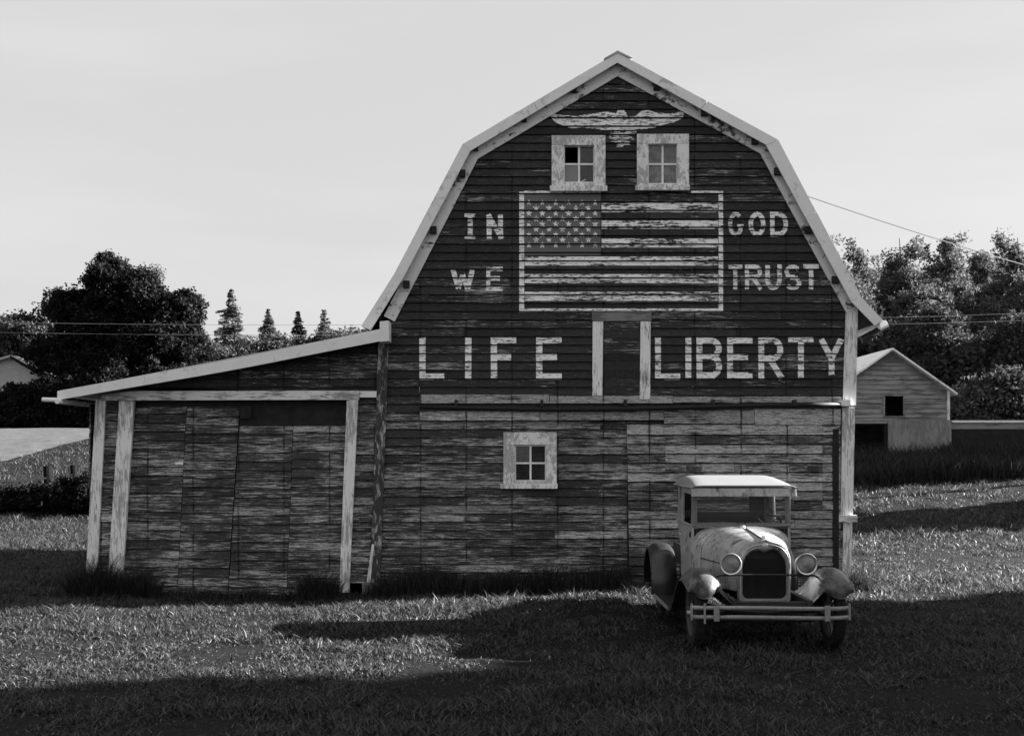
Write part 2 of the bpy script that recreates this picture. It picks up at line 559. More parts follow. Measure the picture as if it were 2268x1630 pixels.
def clad(poly, y, openings, joints, mat, parent, name='board', prob=.3, row=ROW, zoff=0.0):
    """horizontal siding boards clipped to a polygon of (x, z), with openings cut out"""
    zs = [p[1] for p in poly]
    k = math.floor((min(zs) - zoff) / row)
    while k * row + zoff < max(zs):
        a = max(k * row + zoff, min(zs) + 1e-4); b = min((k + 1) * row + zoff, max(zs) - 1e-4)
        k += 1
        if b - a < .02: continue
        s0, s1 = xspan(poly, a), xspan(poly, b)
        if not s0 or not s1: continue
        segs = [(s0[0], s1[0], s0[1], s1[1])]
        for (ox0, ox1, oz0, oz1) in openings:
            if oz0 < b and oz1 > a:
                ns = []
                for q in segs:
                    if ox0 > max(q[0], q[1]) and ox1 < min(q[2], q[3]):
                        ns += [(q[0], q[1], ox0, ox0), (ox1, ox1, q[2], q[3])]
                    else: ns.append(q)
                segs = ns
        js = [x for x in joints if random.random() < prob]
        for x in js:
            ns = []
            for q in segs:
                if max(q[0], q[1]) + .25 < x < min(q[2], q[3]) - .25:
                    ns += [(q[0], q[1], x - .0015, x - .0015), (x + .0015, x + .0015, q[2], q[3])]
                else: ns.append(q)
            segs = ns
        for q in segs:
            if max(q[2] - q[0], q[3] - q[1]) < .03: continue
            lap_board(q[0], q[1], q[2], q[3], a, b, y, name, mat, parent)

def uvpoly(pts, Y=YB):
    return [(P(u, v, Y).x, P(u, v, Y).z) for u, v in pts]

barn = empty('barn', (W(1370, 1302).x, YB, 0.0), 'dark weathered gambrel barn with a painted flag and white lettering on its gable end', 'barn')

OUT = [(837, 1306), (862, 702), (872, 668), (1043, 336), (1368, 148), (1700, 325), (1886, 668), (1890, 702), (1882, 1306)]
outw = uvpoly(OUT)
def rect_open(u0, u1, v0, v1):
    a, b = W(u0, v1), W(u1, v0)
    return (a.x, b.x, a.z, b.z)
WIN = {'low': dict(out=(1115, 1233, 957, 1073), gl=(1143, 1207, 988, 1063), sill=(1108, 1235, 1071, 1082)),
       'l': dict(out=(1222, 1341, 300, 414), gl=(1251, 1314, 325, 403), sill=(1218, 1345, 411, 423)),
       'r': dict(out=(1411, 1526, 297, 412), gl=(1437, 1498, 322, 406), sill=(1408, 1528, 410, 421))}
opens = [rect_open(d['gl'][0] - 6, d['gl'][1] + 6, d['gl'][2] - 6, d['gl'][3] + 6) for d in WIN.values()]
studs = [W(u, 0).x for u in range(929, 1860, 100)]

# studs behind the siding: the wall's own frame
mb = MB()
for u in range(880, 1880, 100):
    x = W(u, 0).x
    if any(o_[0] - .06 < x < o_[1] + .06 for o_ in opens): continue
    s = [p for p in (np.interp(x, [q[0] for q in outw[1:8]], [q[1] for q in outw[1:8]]),)]
    mb.box(x - .02, x + .02, YB + .03, YB + .12, 0, float(s[0]) - .1)
front = mb.build('front_wall', MT['darkwood'], barn)
clad(outw, YB, opens, studs, MT['siding'], front, prob=.17)

# other three walls and a floor, all lapped rows too (joined: never seen from the front)
xl, xr = W(840, 1300).x, W(1881, 1300).x
ztop = W(0, 672).z
for xw, sg_, vt_ in ((xl, 1, 660), (xr, -1, 662)):
    mb = MB(); k = 0
    while (k + 1) * ROW < ztop:
        z0, z1 = k * ROW, (k + 1) * ROW
        mb.prism([(xw, YB + .02, z0), (xw + sg_ * .016, YB + .02, z1), (xw + sg_ * .03, YB + .02, z1), (xw + sg_ * .03, YB + .02, z0)], (0, DEPTH - .03, 0))
        k += 1
    mb.box(min(xw, xw + sg_ * .03), max(xw, xw + sg_ * .03), YB + .02, YB + DEPTH - .01, k * ROW, W(0, vt_).z)
    mb.build('side_wall', MT['siding'], barn)
MB().prism([(x, YB + DEPTH, z) for x, z in outw], (0, .03, 0)).build('back_wall', MT['siding'], barn)
MB().box(xl + .05, xr - .05, YB + .14, YB + DEPTH - .02, .0, .05).build('floor', MT['darkwood'], barn)

# ---- roof
T = [(800, 722), (874, 605), (1024, 320), (1368, 117), (1724, 310), (1907, 657), (1956, 709)]
B = [(821, 731), (895, 612), (1041, 335), (1368, 139), (1697, 321), (1885, 667), (1938, 720)]
roof = None
for i in range(6):
    a, b = P(*T[i], YO), P(*T[i + 1], YO)
    c, d = P(*B[i], YO), P(*B[i + 1], YO)
    m0, m1 = a.lerp(c, .62), b.lerp(d, .62)
    pts = [a + Vector((0, .034, 0)), b + Vector((0, .034, 0)), m1 + Vector((0, .034, 0)), m0 + Vector((0, .034, 0))]
    h0, h1 = a.lerp(c, .25) + Vector((0, .034, 0)), b.lerp(d, .25) + Vector((0, .034, 0))
    o = MB().prism([pts[0], pts[1], h1, h0], (0, DEPTH + .45, 0)).build('roof_panel', MT['roofm'], barn)
    MB().prism([h0, h1, pts[2], pts[3]], (0, DEPTH + .40, 0)).build('roof_deck', MT['darkwood'], barn)
    cuts = [0] + ([.46 + .1 * (i % 2)] if i in (1, 2, 3, 4) else []) + [1]
    for t0, t1 in zip(cuts[:-1], cuts[1:]):
        e0, e1 = t0 + (.0012 if t0 else 0), t1 - (.0012 if t1 < 1 else 0)
        fy = Vector((0, random.uniform(-.004, .004), random.uniform(-.003, .003)))
        MB().prism([a.lerp(b, e0) + fy, a.lerp(b, e1) + fy, c.lerp(d, e1) + fy, c.lerp(d, e0) + fy], (0, .03, 0)).build('fascia', MT['fascia'], barn)
    # standing seams across the panel
    for s in np.arange(.6, DEPTH + .4, .6):
        up = (a - c).normalized() * .025
        q0, q1 = a + Vector((0, s, 0)), b + Vector((0, s, 0))
        MB().prism([q0, q1, q1 + up, q0 + up], (0, .03, 0)).build('seam', MT['roofm'], o)
# ridge cap
pk = P(1368, 113, YO)
l, r_ = P(1338, 130, YO), P(1400, 129, YO)
MB().prism([l, pk, r_, r_ + Vector((0, 0, -.02)), pk + Vector((0, 0, -.03)), l + Vector((0, 0, -.02))], (0, DEPTH + .5, 0)).build('ridge_cap', MT['roofm'], barn).location.y -= .012
# frieze boards lie on the wall under the eaves
FI = [(874, 712), (1058, 352), (1368, 169), (1684, 340), (1876, 694)]
FO = [(850, 700), (1034, 337), (1368, 141), (1708, 322), (1900, 684)]
for i in range(4):
    q = [W(*FI[i], -.055), W(*FI[i + 1], -.055), W(*FO[i + 1], -.055), W(*FO[i], -.055)]
    MB().prism(q, (0, .03, 0)).build('frieze_board', MT['frieze'], barn)
# lookouts: stub rafters carrying the overhang
for (u, v) in [(1052, 326), (1160, 262), (1270, 197), (1455, 192), (1560, 249), (1672, 312), (1024, 385), (960, 510), (900, 630), (1722, 380), (1790, 510), (1850, 620)]:
    c = W(u, v, -.1)
    MB().box(c.x - .045, c.x + .045, YO + .036, YB - .06, c.z - .05, c.z + .05).build('lookout', MT['darkwood'], barn)
# gutter stub at the right eave
a, b = P(1912, 748, YO + .1), P(1958, 718, YO + .1)
mb = MB(); mb.tube([b, b + Vector((0, DEPTH, 0))], .06, 10)
mb.build('gutter', MT['fascia'], barn)
MB().tube([P(1908, 752, YO + .3), P(1930, 740, YO + .3), P(1962, 722, YO + .3)], [.05, .055, .04], 8).build('downpipe_elbow', MT['ironm'], barn)
MB().tube([P(1950, 728, YO + .05), P(1967, 720, YO + .05)], [.028, .03], 8).build('gutter_end', MT['fascia'], barn)

# ---- corner boards
def fquad(name, pts, mat, parent, y=-.05, th=.028):
    return MB().prism([W(u, v, y) for u, v in pts], (0, th, 0)).build(name, mat, parent)
fquad('corner_board', [(1874, 688), (1900, 684), (1896, 898), (1867, 898)], MT['trim_v'], barn)
fquad('corner_board', [(1866, 901), (1894, 901), (1889, 1142), (1862, 1142)], MT['trim_v'], barn, -.052)
fquad('corner_board', [(1868, 1157), (1888, 1157), (1885, 1302), (1866, 1302)], MT['trim_v'], barn, -.05)
fquad('corner_block', [(1858, 1141), (1899, 1141), (1899, 1156), (1858, 1156)], MT['trim_h'], barn, -.10, .075)
fquad('corner_board', [(838, 757), (861, 757), (841, 1303), (819, 1303)], MT['post_old'], barn, -.06, .035)
fquad('corner_batten', [(823, 1205), (829, 1205), (820, 1290), (812, 1290)], MT['trim_v'], barn, -.066, .03)

# ---- windows
def rect3(u0, u1, v0, v1, y, th, name, mat, parent):
    return MB().prism([W(u0, v1, y), W(u1, v1, y), W(u1, v0, y), W(u0, v0, y)], (0, th, 0)).build(name, mat, parent)
def window(d, key):
    o0, o1, p0, p1 = d['out']; g0, g1, q0, q1 = d['gl']; s0, s1, t0, t1 = d['sill']
    um, vm = (g0 + g1) / 2, (q0 + q1) / 2
    mb = MB()
    e = 5
    for (a, b, c, f) in [(g0 - e, g0, q0 - e, q1 + e), (g1, g1 + e, q0 - e, q1 + e), (g0, g1, q0 - e, q0), (g0, g1, q1, q1 + e)]:
        mb.prism([W(a, f, -.005), W(b, f, -.005), W(b, c, -.005), W(a, c, -.005)], (0, .05, 0))
    win = mb.build('window', MT['sash'], barn)
    for (a, b, c, f) in [(o0, g0 - 2, q0 - 3, t0), (g1 + 2, o1, q0 - 3, t0), (o0, o1, p0, q0 - 3.5), (g0 - 1.5, g1 + 1.5, q1 + 2, t0)]:
        rect3(a, b, c, f, -.058 - random.random() * .004, .045, 'casing_board', MT['casing'], win)
    rect3(s0, s1, t0, t1, -.10, .09, 'sill', MT['casing'], win)
    rect3(um - 2.2, um + 2.2, q0, q1, -.002, .03, 'muntin', MT['sash'], win)
    rect3(g0, um - 2.4, vm - 2, vm + 2, -.001, .03, 'muntin', MT['sash'], win)
    rect3(um + 2.4, g1, vm - 2, vm + 2, -.001, .03, 'muntin', MT['sash'], win)
    for i, (a, b, c, f) in enumerate([(g0, um, q0, vm), (um, g1, q0, vm), (g0, um, vm, q1), (um, g1, vm, q1)]):
        if key == 'l' and i == 2:
            tag(rect3(a + .3, b - 2.6, c + 2.4, f - .3, .008, .01, 'pane', MT['panel'], win), 'grey sheet closing a lost pane')
            continue
        if key == 'l' and i == 0: continue            # this pane is gone
        q4 = [W(a + .2, f - .2, .016), W(b - .2, f - .2, .016), W(b - .2, c + .2, .016), W(a + .2, c + .2, .016)]
        tx, tz = random.uniform(-.02, .02), random.uniform(-.03, .03)
        cen = sum(q4, Vector()) / 4
        q4 = [p + Vector((0, (p.x - cen.x) * tx + (p.z - cen.z) * tz, 0)) for p in q4]
        MB().prism(q4, (0, .004, 0)).build('pane', MT['sheenglass' if key == 'r' else 'glass'], win)
for k, d in WIN.items():
    window(d, k)

# ---- loft hatch: header, two jambs, planks between
hatch = rect3(1311, 1443, 690, 711, -.062, .045, 'loft_hatch', MT['greywood'], barn)
fquad('jamb', [(1313, 712), (1336, 712), (1334, 876), (1312, 876)], MT['jamb'], hatch, -.058, .04)
fquad('jamb', [(1419, 712), (1441, 712), (1440, 884), (1417, 884)], MT['jamb'], hatch, -.059, .04)
vv = 712.5
while vv < 872:
    h = random.choice([17, 20, 23])
    rect3(1336.5, 1416.5, vv, min(vv + h, 880) - .5, -.036 - random.random() * .003, .02, 'plank', MT['siding'], hatch)
    vv += h

# ---- ledge, track and rail cover above the sliding door
for (a, b, v0, v1, y) in [(930, 1216, 874, 893, -.05), (1217.5, 1490, 877, 893, -.052), (1491.5, 1864, 878, 891, -.05)]:
    rect3(a, b, v0, v1, y, .035, 'ledge_board', MT['railwood'], barn)
pts = []
for t in np.linspace(0, 1, 13):
    pts.append(W(930 + 932 * t, 901 + 6 * math.sin(math.pi * min(t * 1.25, 1)) - 8 * max(0, t - .35) , -.13))
track = MB().tube(pts, .034, 10).build('door_track', MT['pipe'], barn, True)
rect3(1858, 1884, 886, 899, -.14, .08, 'track_end', MT['fascia'], track)
for u in (1010, 1200, 1385, 1580, 1760):
    p = W(u, 896, -.13)
    MB().prism([p + Vector((-.02, -.032, -.03)), p + Vector((.02, -.032, -.03)), p + Vector((.02, -.032, .07)), p + Vector((-.02, -.032, .07))], (0, .11, 0)).build('hanger', MT['ironm'], track)
for (a, b, v0, v1) in [(930, 1195, 911, 931), (1196.5, 1470, 909, 930), (1471.5, 1670, 908, 938), (1671.5, 1862, 906, 940)]:
    rect3(a, b, v0, v1, -.075 - random.random() * .004, .05, 'rail_board', MT['railwood'], barn)

# ---- right sliding door standing proud of the wall
dz0, dz1 = W(0, 1292).z, W(0, 942).z
d_l, d_r = W(1387, 0, -.09).x, W(1861, 0, -.09).x
door = MB().box(d_l + .02, d_r - .02, YB - .062, YB - .03, dz0 + .02, dz1 - .02).build('sliding_door', MT['darkwood'], barn)
cols = [1388, 1473, 1626, 1758, 1821, 1861]
nrow = 17
for i in range(nrow):
    a = dz0 + (dz1 - dz0) * i / nrow; b = dz0 + (dz1 - dz0) * (i + 1) / nrow
    cs = [cols[0]] + [c for c in cols[1:-1] if random.random() < .25] + [cols[-1]]
    if i == 12: cs = [1388, 1473, 1520, 1553, 1626, 1708, 1748, 1788, 1821, 1861]
    lean = 6 * (1 - i / nrow)
    for c0, c1 in zip(cs[:-1], cs[1:]):
        x0, x1 = W(c0 + (lean if c0 == 1388 else 0), 0, -.07).x + .002, W(c1, 0, -.07).x - .002
        lap_board(x0, x0, x1, x1, a, b - .003, YB - .068, 'plank', MT['doorwood'], door)
fquad('door_stile', [(1845, 950), (1858, 950), (1858, 1288), (1846, 1288)], MT['darkwood'], door, -.105, .012)

# ---- painting on the boards
def paint_rows(groups, name, mat, parent, dy=-.0045, sub=6):
    """groups: list of even-odd polygon groups in frame units on the wall; cut at the board joints"""
    G = [[uvpoly(p) for p in gr] for gr in groups]
    allz = [q[1] for gr in G for p in gr for q in p]
    zmin, zmax = min(allz), max(allz)
    mb = MB()
    k = math.floor(zmin / ROW)
    while k * ROW < zmax:
        for s in range(sub):
            a = k * ROW + .002 + (ROW - COVE - .003) * s / sub
            b = k * ROW + .002 + (ROW - COVE - .003) * (s + 1) / sub
            a2, b2 = max(a, zmin), min(b, zmax)
            if b2 - a2 < .001: continue
            m = (a2 + b2) / 2
            iv = []
            for gr in G:
                xs = []
                for p in gr:
                    n = len(p)
                    for i in range(n):
                        (x0, z0), (x1, z1) = p[i], p[(i + 1) % n]
                        if (z0 <= m < z1) or (z1 <= m < z0):
                            xs.append(x0 + (x1 - x0) * (m - z0) / (z1 - z0))
                xs.sort()
                iv += list(zip(xs[0::2], xs[1::2]))
            iv.sort()
            out = []
            for q in iv:
                if out and q[0] <= out[-1][1] + 1e-4: out[-1][1] = max(out[-1][1], q[1])
                else: out.append(list(q))
            fa, fb = (a2 - k * ROW) / (ROW - COVE), (b2 - k * ROW) / (ROW - COVE)
            ya = YB + LAP_B + (LAP_T - LAP_B) * fa + dy
            yb = YB + LAP_B + (LAP_T - LAP_B) * fb + dy
            for x0, x1 in out:
                mb.add([(x0, ya, a2), (x1, ya, a2), (x1, yb, b2), (x0, yb, b2)], [(0, 1, 2, 3)])
        k += 1
    return mb.build(name, mat, parent)

def stroke(pts, w, closed=False):
    n = len(pts); L = []; Rr = []
    for i, (x, y) in enumerate(pts):
        if closed:
            p0, p1 = pts[i - 1], pts[(i + 1) % n]
        else:
            p0, p1 = pts[max(i - 1, 0)], pts[min(i + 1, n - 1)]
        def nd(a, b):
            dx, dy = b[0] - a[0], b[1] - a[1]; l_ = math.hypot(dx, dy) or 1
            return (dx / l_, dy / l_)
        d0 = nd(p0, (x, y)) if p0 != (x, y) else nd((x, y), p1)
        d1 = nd((x, y), p1) if p1 != (x, y) else d0
        nx, ny = -(d0[1] + d1[1]), d0[0] + d1[0]
        l_ = math.hypot(nx, ny) or 1
        nx /= l_; ny /= l_
        c = max(.45, nx * -d1[1] + ny * d1[0])
        L.append((x + nx * w / 2 / c, y + ny * w / 2 / c)); Rr.append((x - nx * w / 2 / c, y - ny * w / 2 / c))
    return [L, Rr] if closed else [L + Rr[::-1]]

def arc(cx, cy, rx, ry, a0, a1, n=10):
    return [(cx + rx * math.cos(R(a0 + (a1 - a0) * i / n)), cy + ry * math.sin(R(a0 + (a1 - a0) * i / n))) for i in range(n + 1)]
GLY = {
 'L': [[(0, 1), (0, 0), (1, 0)]], 'I': [[(.5, 1), (.5, 0)]],
 'F': [[(0, 0), (0, 1), (1, 1)], [(0, .53), (.74, .53)]],
 'E': [[(1, 1), (0, 1), (0, 0), (1, 0)], [(0, .53), (.76, .53)]],
 'T': [[(0, 1), (1, 1)], [(.5, 1), (.5, 0)]],
 'Y': [[(0, 1), (.5, .46)], [(1, 1), (.5, .46)], [(.5, .5), (.5, 0)]],
 'N': [[(0, 0), (0, 1)], [(0, 1), (1, 0)], [(1, 0), (1, 1)]],
 'W': [[(0, 1), (.27, 0)], [(.27, 0), (.5, .72)], [(.5, .72), (.75, 0)], [(.75, 0), (1, 1)]],
 'B': [[(0, 0), (0, 1)], [(0, 1)] + arc(.6, .77, .4, .23, 90, -90) + [(0, .54)], [(0, .54)] + arc(.6, .27, .42, .27, 90, -90) + [(0, 0)]],
 'R': [[(0, 0), (0, 1)], [(0, 1)] + arc(.6, .75, .4, .25, 90, -90) + [(0, .5)], [(.42, .5), (1, 0)]],
 'G': [arc(.5, .5, .5, .5, 48, 325, 14) + [(1, .42), (.6, .42)]],
 'D': [[(0, 0), (0, 1)], [(0, 1)] + arc(.45, .5, .55, .5, 90, -90, 12) + [(0, 0)]],
 'U': [[(0, 1), (0, .38)] + arc(.5, .38, .5, .38, 180, 360, 10) + [(1, 1)]],
 'S': [arc(.5, .75, .5, .25, 35, 265, 10) + arc(.5, .25, .5, .25, 85, -150, 10)],
}
def letter(ch, u0, u1, v0, v1, w, mat='paint'):
    h = w / 2
    a0, a1, b0, b1 = u0 + h, u1 - h, v0 + h, v1 - h
    if ch == 'I': a0, a1 = (u0 + u1) / 2, (u0 + u1) / 2
    mp = lambda q: (a0 + (a1 - a0) * q[0] + random.uniform(-.4, .4), b1 + (b0 - b1) * q[1] + random.uniform(-.4, .4))
    groups = []
    if ch == 'O':
        groups.append(stroke([mp(q) for q in arc(.5, .5, .5, .5, 0, 342, 19)], w, True))
    for pl in GLY.get(ch, []):
        pl = list(pl)
        # butt ends reach the box edge
        pp = [mp(q) for q in pl]
        for e, nb in ((0, 1), (-1, -2)):
            dx, dy = pp[e][0] - pp[nb][0], pp[e][1] - pp[nb][1]; l_ = math.hypot(dx, dy)
            if ch in 'LIFEBDRUN' or ch == 'T':
                pp[e] = (pp[e][0] + dx / l_ * h, pp[e][1] + dy / l_ * h)
        groups.append(stroke(pp, w))
    paint_rows(groups, 'painted_letter', MT[mat], front_text)

front_text = paint_rows([[[(1029, 474), (1052, 474), (1052, 482), (1029, 482)]], [[(1029, 523), (1053, 523), (1053, 530), (1029, 530)]], [[(1036, 474), (1047, 474), (1047, 530), (1036, 530)]]], 'lettering', MT['faded'], barn)
for ch, u0, u1 in [('N', 1078, 1114)]: letter(ch, u0, u1, 476, 529, 11)
letter('W', 998, 1052, 592, 645, 11); letter('E', 1077, 1114, 592, 645, 9)
letter('G', 1612, 1646, 470, 525, 9, 'faded'); letter('O', 1657, 1695, 470, 525, 10); letter('D', 1705, 1745, 470, 525, 10)
letter('T', 1613, 1643, 587, 642, 9, 'faded'); letter('R', 1649, 1687, 587, 642, 9); letter('U', 1694, 1731, 587, 643, 10)
letter('S', 1737, 1774, 587, 643, 9); letter('T', 1778, 1813, 586, 642, 10)
letter('L', 929, 984, 748, 841, 14); letter('I', 1029, 1045, 748, 841, 14); letter('F', 1087, 1143, 746, 840, 14); letter('E', 1187, 1244, 746, 841, 14)
letter('L', 1450, 1506, 748, 841, 13); letter('I', 1517, 1531, 748, 837, 13); letter('B', 1542, 1598, 748, 838, 13); letter('E', 1610, 1666, 748, 839, 13)
letter('R', 1679, 1734, 748, 840, 13); letter('T', 1745, 1801, 746, 838, 13); letter('Y', 1812, 1869, 745, 837, 13)

def rc(u0, u1, v0, v1):
    return [[(u0, v0), (u1, v0), (u1, v1), (u0, v1)]]
flag = paint_rows([rc(1150, 1161, 426, 692), rc(1591, 1601, 424, 692), rc(1161, 1591, 684, 692), rc(1161, 1330, 425, 430), rc(1530, 1591, 424, 430)], 'flag_painting', MT['paint'], barn)
paint_rows([rc(1161.5, 1330, 431, 566)], 'flag_canton', MT['canton'], flag)
for v0, v1, u0 in [(450, 471, 1332), (489, 508, 1332), (529, 549, 1332), (569, 589, 1162), (608, 628, 1162), (647, 667, 1162)]:
    paint_rows([rc(u0, 1590, v0, v1)], 'flag_stripe', MT['stripe'], flag)
z1u = lambda x: (1000 + x / 2.038) * .756
z1v = lambda y: (100 + y / 2.038) * .756
for i in range(9):
    y = 1010 + (1262 - 1010) * i / 8
    xs = [1120, 1200, 1280, 1357, 1437, 1515] if i % 2 == 0 else [1163, 1240, 1320, 1400, 1475]
    for x in xs:
        u, v = z1u(x), z1v(y)
        rr = random.uniform(6.6, 8.4)
        pts = [(u + (rr if q % 2 == 0 else rr * .42) * math.sin(math.pi * q / 5), v - (rr if q % 2 == 0 else rr * .42) * math.cos(math.pi * q / 5)) for q in range(10)]
        paint_rows([[pts]], 'flag_star', MT['faded' if i == 0 and x < 1500 else 'paint'], flag, dy=-.0065, sub=9)
z2u = lambda x: (1700 + x / 2.038) * .756
eag = [(z1u(x), z1v(y)) for x, y in [(1244, 468), (1290, 486), (1400, 494), (1500, 480), (1580, 466), (1640, 478), (1652, 452), (1682, 450), (1702, 475), (1707, 502), (1760, 490), (1790, 463), (1830, 455), (1880, 473), (1960, 480)]]
eag += [(z2u(x), z1v(y)) for x, y in [(622, 460), (612, 503), (560, 530), (500, 545), (440, 562), (370, 570), (330, 574), (200, 576), (120, 574), (60, 566), (0, 560)]]
eag += [(z1u(x), z1v(y)) for x, y in [(1380, 566), (1330, 553), (1285, 535), (1256, 508)]]
tail = [(z2u(x), z1v(y)) for x, y in [(180, 586), (335, 584), (330, 606), (300, 610), (325, 634), (292, 640), (298, 662), (262, 664), (250, 678), (214, 676), (222, 656), (180, 652), (196, 630), (158, 622), (180, 606)]]
emb = paint_rows([[eag]], 'painted_emblem', MT['eagle'], barn, sub=12)
paint_rows([[tail]], 'emblem_tail', MT['tail'], emb)

# ------------------------------------------------------------------ lean-to
lean = empty('lean_to', (W(520, 1310).x, YB, -.05), 'low lean-to against the barn with a plank double door between pale posts', 'lean-to')
lw = MB()
for u in (240, 812):
    x = W(u, 0).x; lw.box(x - .03, x + .03, YB + .02, YB + .1, -.05, 2.75)
lwall = lw.build('front_wall', MT['darkwood'], lean)
clad(uvpoly([(236, 870), (836, 762), (836, 872)]), YB, [], [W(560, 0).x], MT['shedwood'], lwall, prob=.4)
clad(uvpoly([(212, 1302), (231, 884), (268, 884), (244, 1302)]), YB, [], [], MT['shedwood'], lwall)
clad(uvpoly([(770, 1290), (790, 884), (836, 884), (818, 1290)]), YB, [], [], MT['shedwood'], lwall)
fquad('corner_post', [(212, 884), (234, 884), (213, 1306), (188, 1306)], MT['trim_v'], lean, -.06, .04)
fquad('door_post', [(264, 888), (297, 888), (269, 1310), (237, 1310)], MT['trim_v'], lean, -.075, .06)
fquad('door_post', [(768, 888), (793, 880), (773, 1312), (751, 1312)], MT['trim_v'], lean, -.075, .06)
fquad('door_lintel', [(222, 887), (226, 876), (290, 866), (795, 865), (795, 885)], MT['trim_h'], lean, -.082, .06)
fquad('door_lintel', [(796, 866), (836, 866), (836, 880), (796, 880)], MT['trim_h'], lean, -.06, .04)
MB().box(W(805, 0).x, W(830, 0).x, YB - .16, YB - .02, -.12, .10).build('footing_stone', MT['greywood'], lean)

def lean_door(ct, cb, v0, v1, n, ncol, y):
    """a leaf of horizontal planks; ct/cb column seams at the top/bottom (frame units at row 905/1318)"""
    def X(i, v):
        t = (v - 905) / (1318 - 905)
        return W(ct[i] + (cb[i] - ct[i]) * t, 0, y).x
    za, zb = W(0, v1, y).z, W(0, v0, y).z
    back = MB()
    zz = [W(0, v1, y).z, W(0, v0, y).z]
    back.prism([(X(0, v1) + .02, YB + y + .03, zz[0]), (X(ncol, v1) - .02, YB + y + .03, zz[0]), (X(ncol, v0) - .02, YB + y + .03, zz[1]), (X(0, v0) + .02, YB + y + .03, zz[1])], (0, .03, 0))
    leaf = back.build('door', MT['darkwood'], lean)
    for c in range(ncol):
        k = 0; v = v1
        while v > v0 + 6:
            h = random.choice([19, 20, 21, 20])
            vt = max(v - h, v0)
            z0, z1 = W(0, v, y).z, W(0, vt, y).z
            lap_board(X(c, v) + .004, X(c, vt) + .004, X(c + 1, v) - .004, X(c + 1, vt) - .004, z0, z1 - .002, YB + y + .02, 'plank', MT['shedwood'], leaf)
            v = vt
    return leaf
lean_door([299, 413, 531], [266, 392, 504], 902, 1317, 21, 2, .03)
lean_door([532, 651, 768], [505, 635, 754], 945, 1318, 19, 2, .01)
# dark header behind the opening above the leaves
rect3(296, 770, 886, 960, .075, .03, 'header_board', MT['darkwood'], lean)
rect3(532, 556, 900, 926, -.005, .02, 'hook_plate', MT['darkwood'], lean)
rect3(388, 405, 1023.5, 1028.5, -.012, .014, 'door_handle', MT['sash'], lean)

a, b = P(127, 866, YL), P(842, 729, YL)
c, d = P(127, 886, YL), P(842, 756, YL)
sg = lambda t: Vector((0, 0, -.022 * math.sin(math.pi * t) + .004 * math.sin(9 * t)))
for t0, t1 in ((0, .27), (.2705, .6), (.6005, 1)):
    n_ = 5
    tp = [a.lerp(b, t0 + (t1 - t0) * q / n_) + sg(t0 + (t1 - t0) * q / n_) for q in range(n_ + 1)]
    bt = [c.lerp(d, t0 + (t1 - t0) * q / n_) + sg(t0 + (t1 - t0) * q / n_) for q in range(n_ + 1)]
    fy = Vector((0, random.uniform(-.004, .0), 0))
    MB().prism([p + fy for p in tp + bt[::-1]], (0, .03, 0)).build('fascia', MT['fascia'], lean)
dv = Vector((0, .034, 0))
m0, m1 = a.lerp(c, .55), b.lerp(d, .55)
lr = MB().prism([a + dv, b + dv, m1 + dv, m0 + dv], (0, DEPTH + .5, 0)).build('roof_panel', MT['roofm'], lean)
for s in np.arange(.6, DEPTH + .4, .6):
    MB().prism([a + Vector((0, s, 0)), b + Vector((0, s, 0)), b + Vector((0, s, .025)), a + Vector((0, s, .025))], (0, .03, 0)).build('seam', MT['roofm'], lr)
# end block where the roof meets the barn
MB().prism([P(841, 712, YL - .03), P(861, 710, YL - .03), P(861, 755, YL - .03), P(841, 757, YL - .03)], (0, .33, 0)).build('end_block', MT['fascia'], lean)
q = P(128, 889, YL - .1)
MB().tube([q + Vector((-.01, 0, .0)), q + Vector((-.01, DEPTH + .6, 0))], .035, 10).build('gutter', MT['fascia'], lean)
MB().tube([P(94, 885, YL), P(128, 886, YL)], .032, 10).build('gutter_spout', MT['fascia'], lean)
# side and back of the lean-to
zl = W(0, 884).z
xs_ = W(200, 0).x
mb = MB()
k = 0
while (k + 1) * ROW < zl:
    mb.prism([(xs_ - .03, YB + .02, k * ROW), (xs_ - .014, YB + .02, (k + 1) * ROW), (xs_, YB + .02, (k + 1) * ROW), (xs_, YB + .02, k * ROW)], (0, DEPTH - .1, 0)); k += 1
mb.prism([(xs_, YB + DEPTH - .1, 0), (W(836, 0).x, YB + DEPTH - .1, 0), (W(836, 0).x, YB + DEPTH - .1, W(0, 765).z), (xs_, YB + DEPTH - .1, zl)], (0, .03, 0))
mb.build('side_wall', MT['shedwood'], lean)

# ------------------------------------------------------------------ old truck
CX, CY = 2.595, 12.0
CZ = g(CX, CY) - .01
truck = empty('vintage_truck', (CX, CY, CZ), 'old pale vintage truck with round headlights and white roof parked before the barn', 'truck')
class CM(MB):
    def build(s, name, mat, parent=truck, smooth=True, solid=0, bevel=0, auto=True):
        s.v = [(x + CX, y + CY, z + CZ) for x, y, z in s.v]
        o = MB.build(s, name, mat, parent, smooth)
        if solid:
            m = o.modifiers.new('thick', 'SOLIDIFY'); m.thickness = solid; m.offset = -1
        if bevel:
            m = o.modifiers.new('bevel', 'BEVEL'); m.width = bevel; m.segments = 3; m.limit_method = 'ANGLE'; m.angle_limit = R(40)
        if smooth:
            m = o.modifiers.new('split', 'EDGE_SPLIT'); m.split_angle = R(42)
        return o

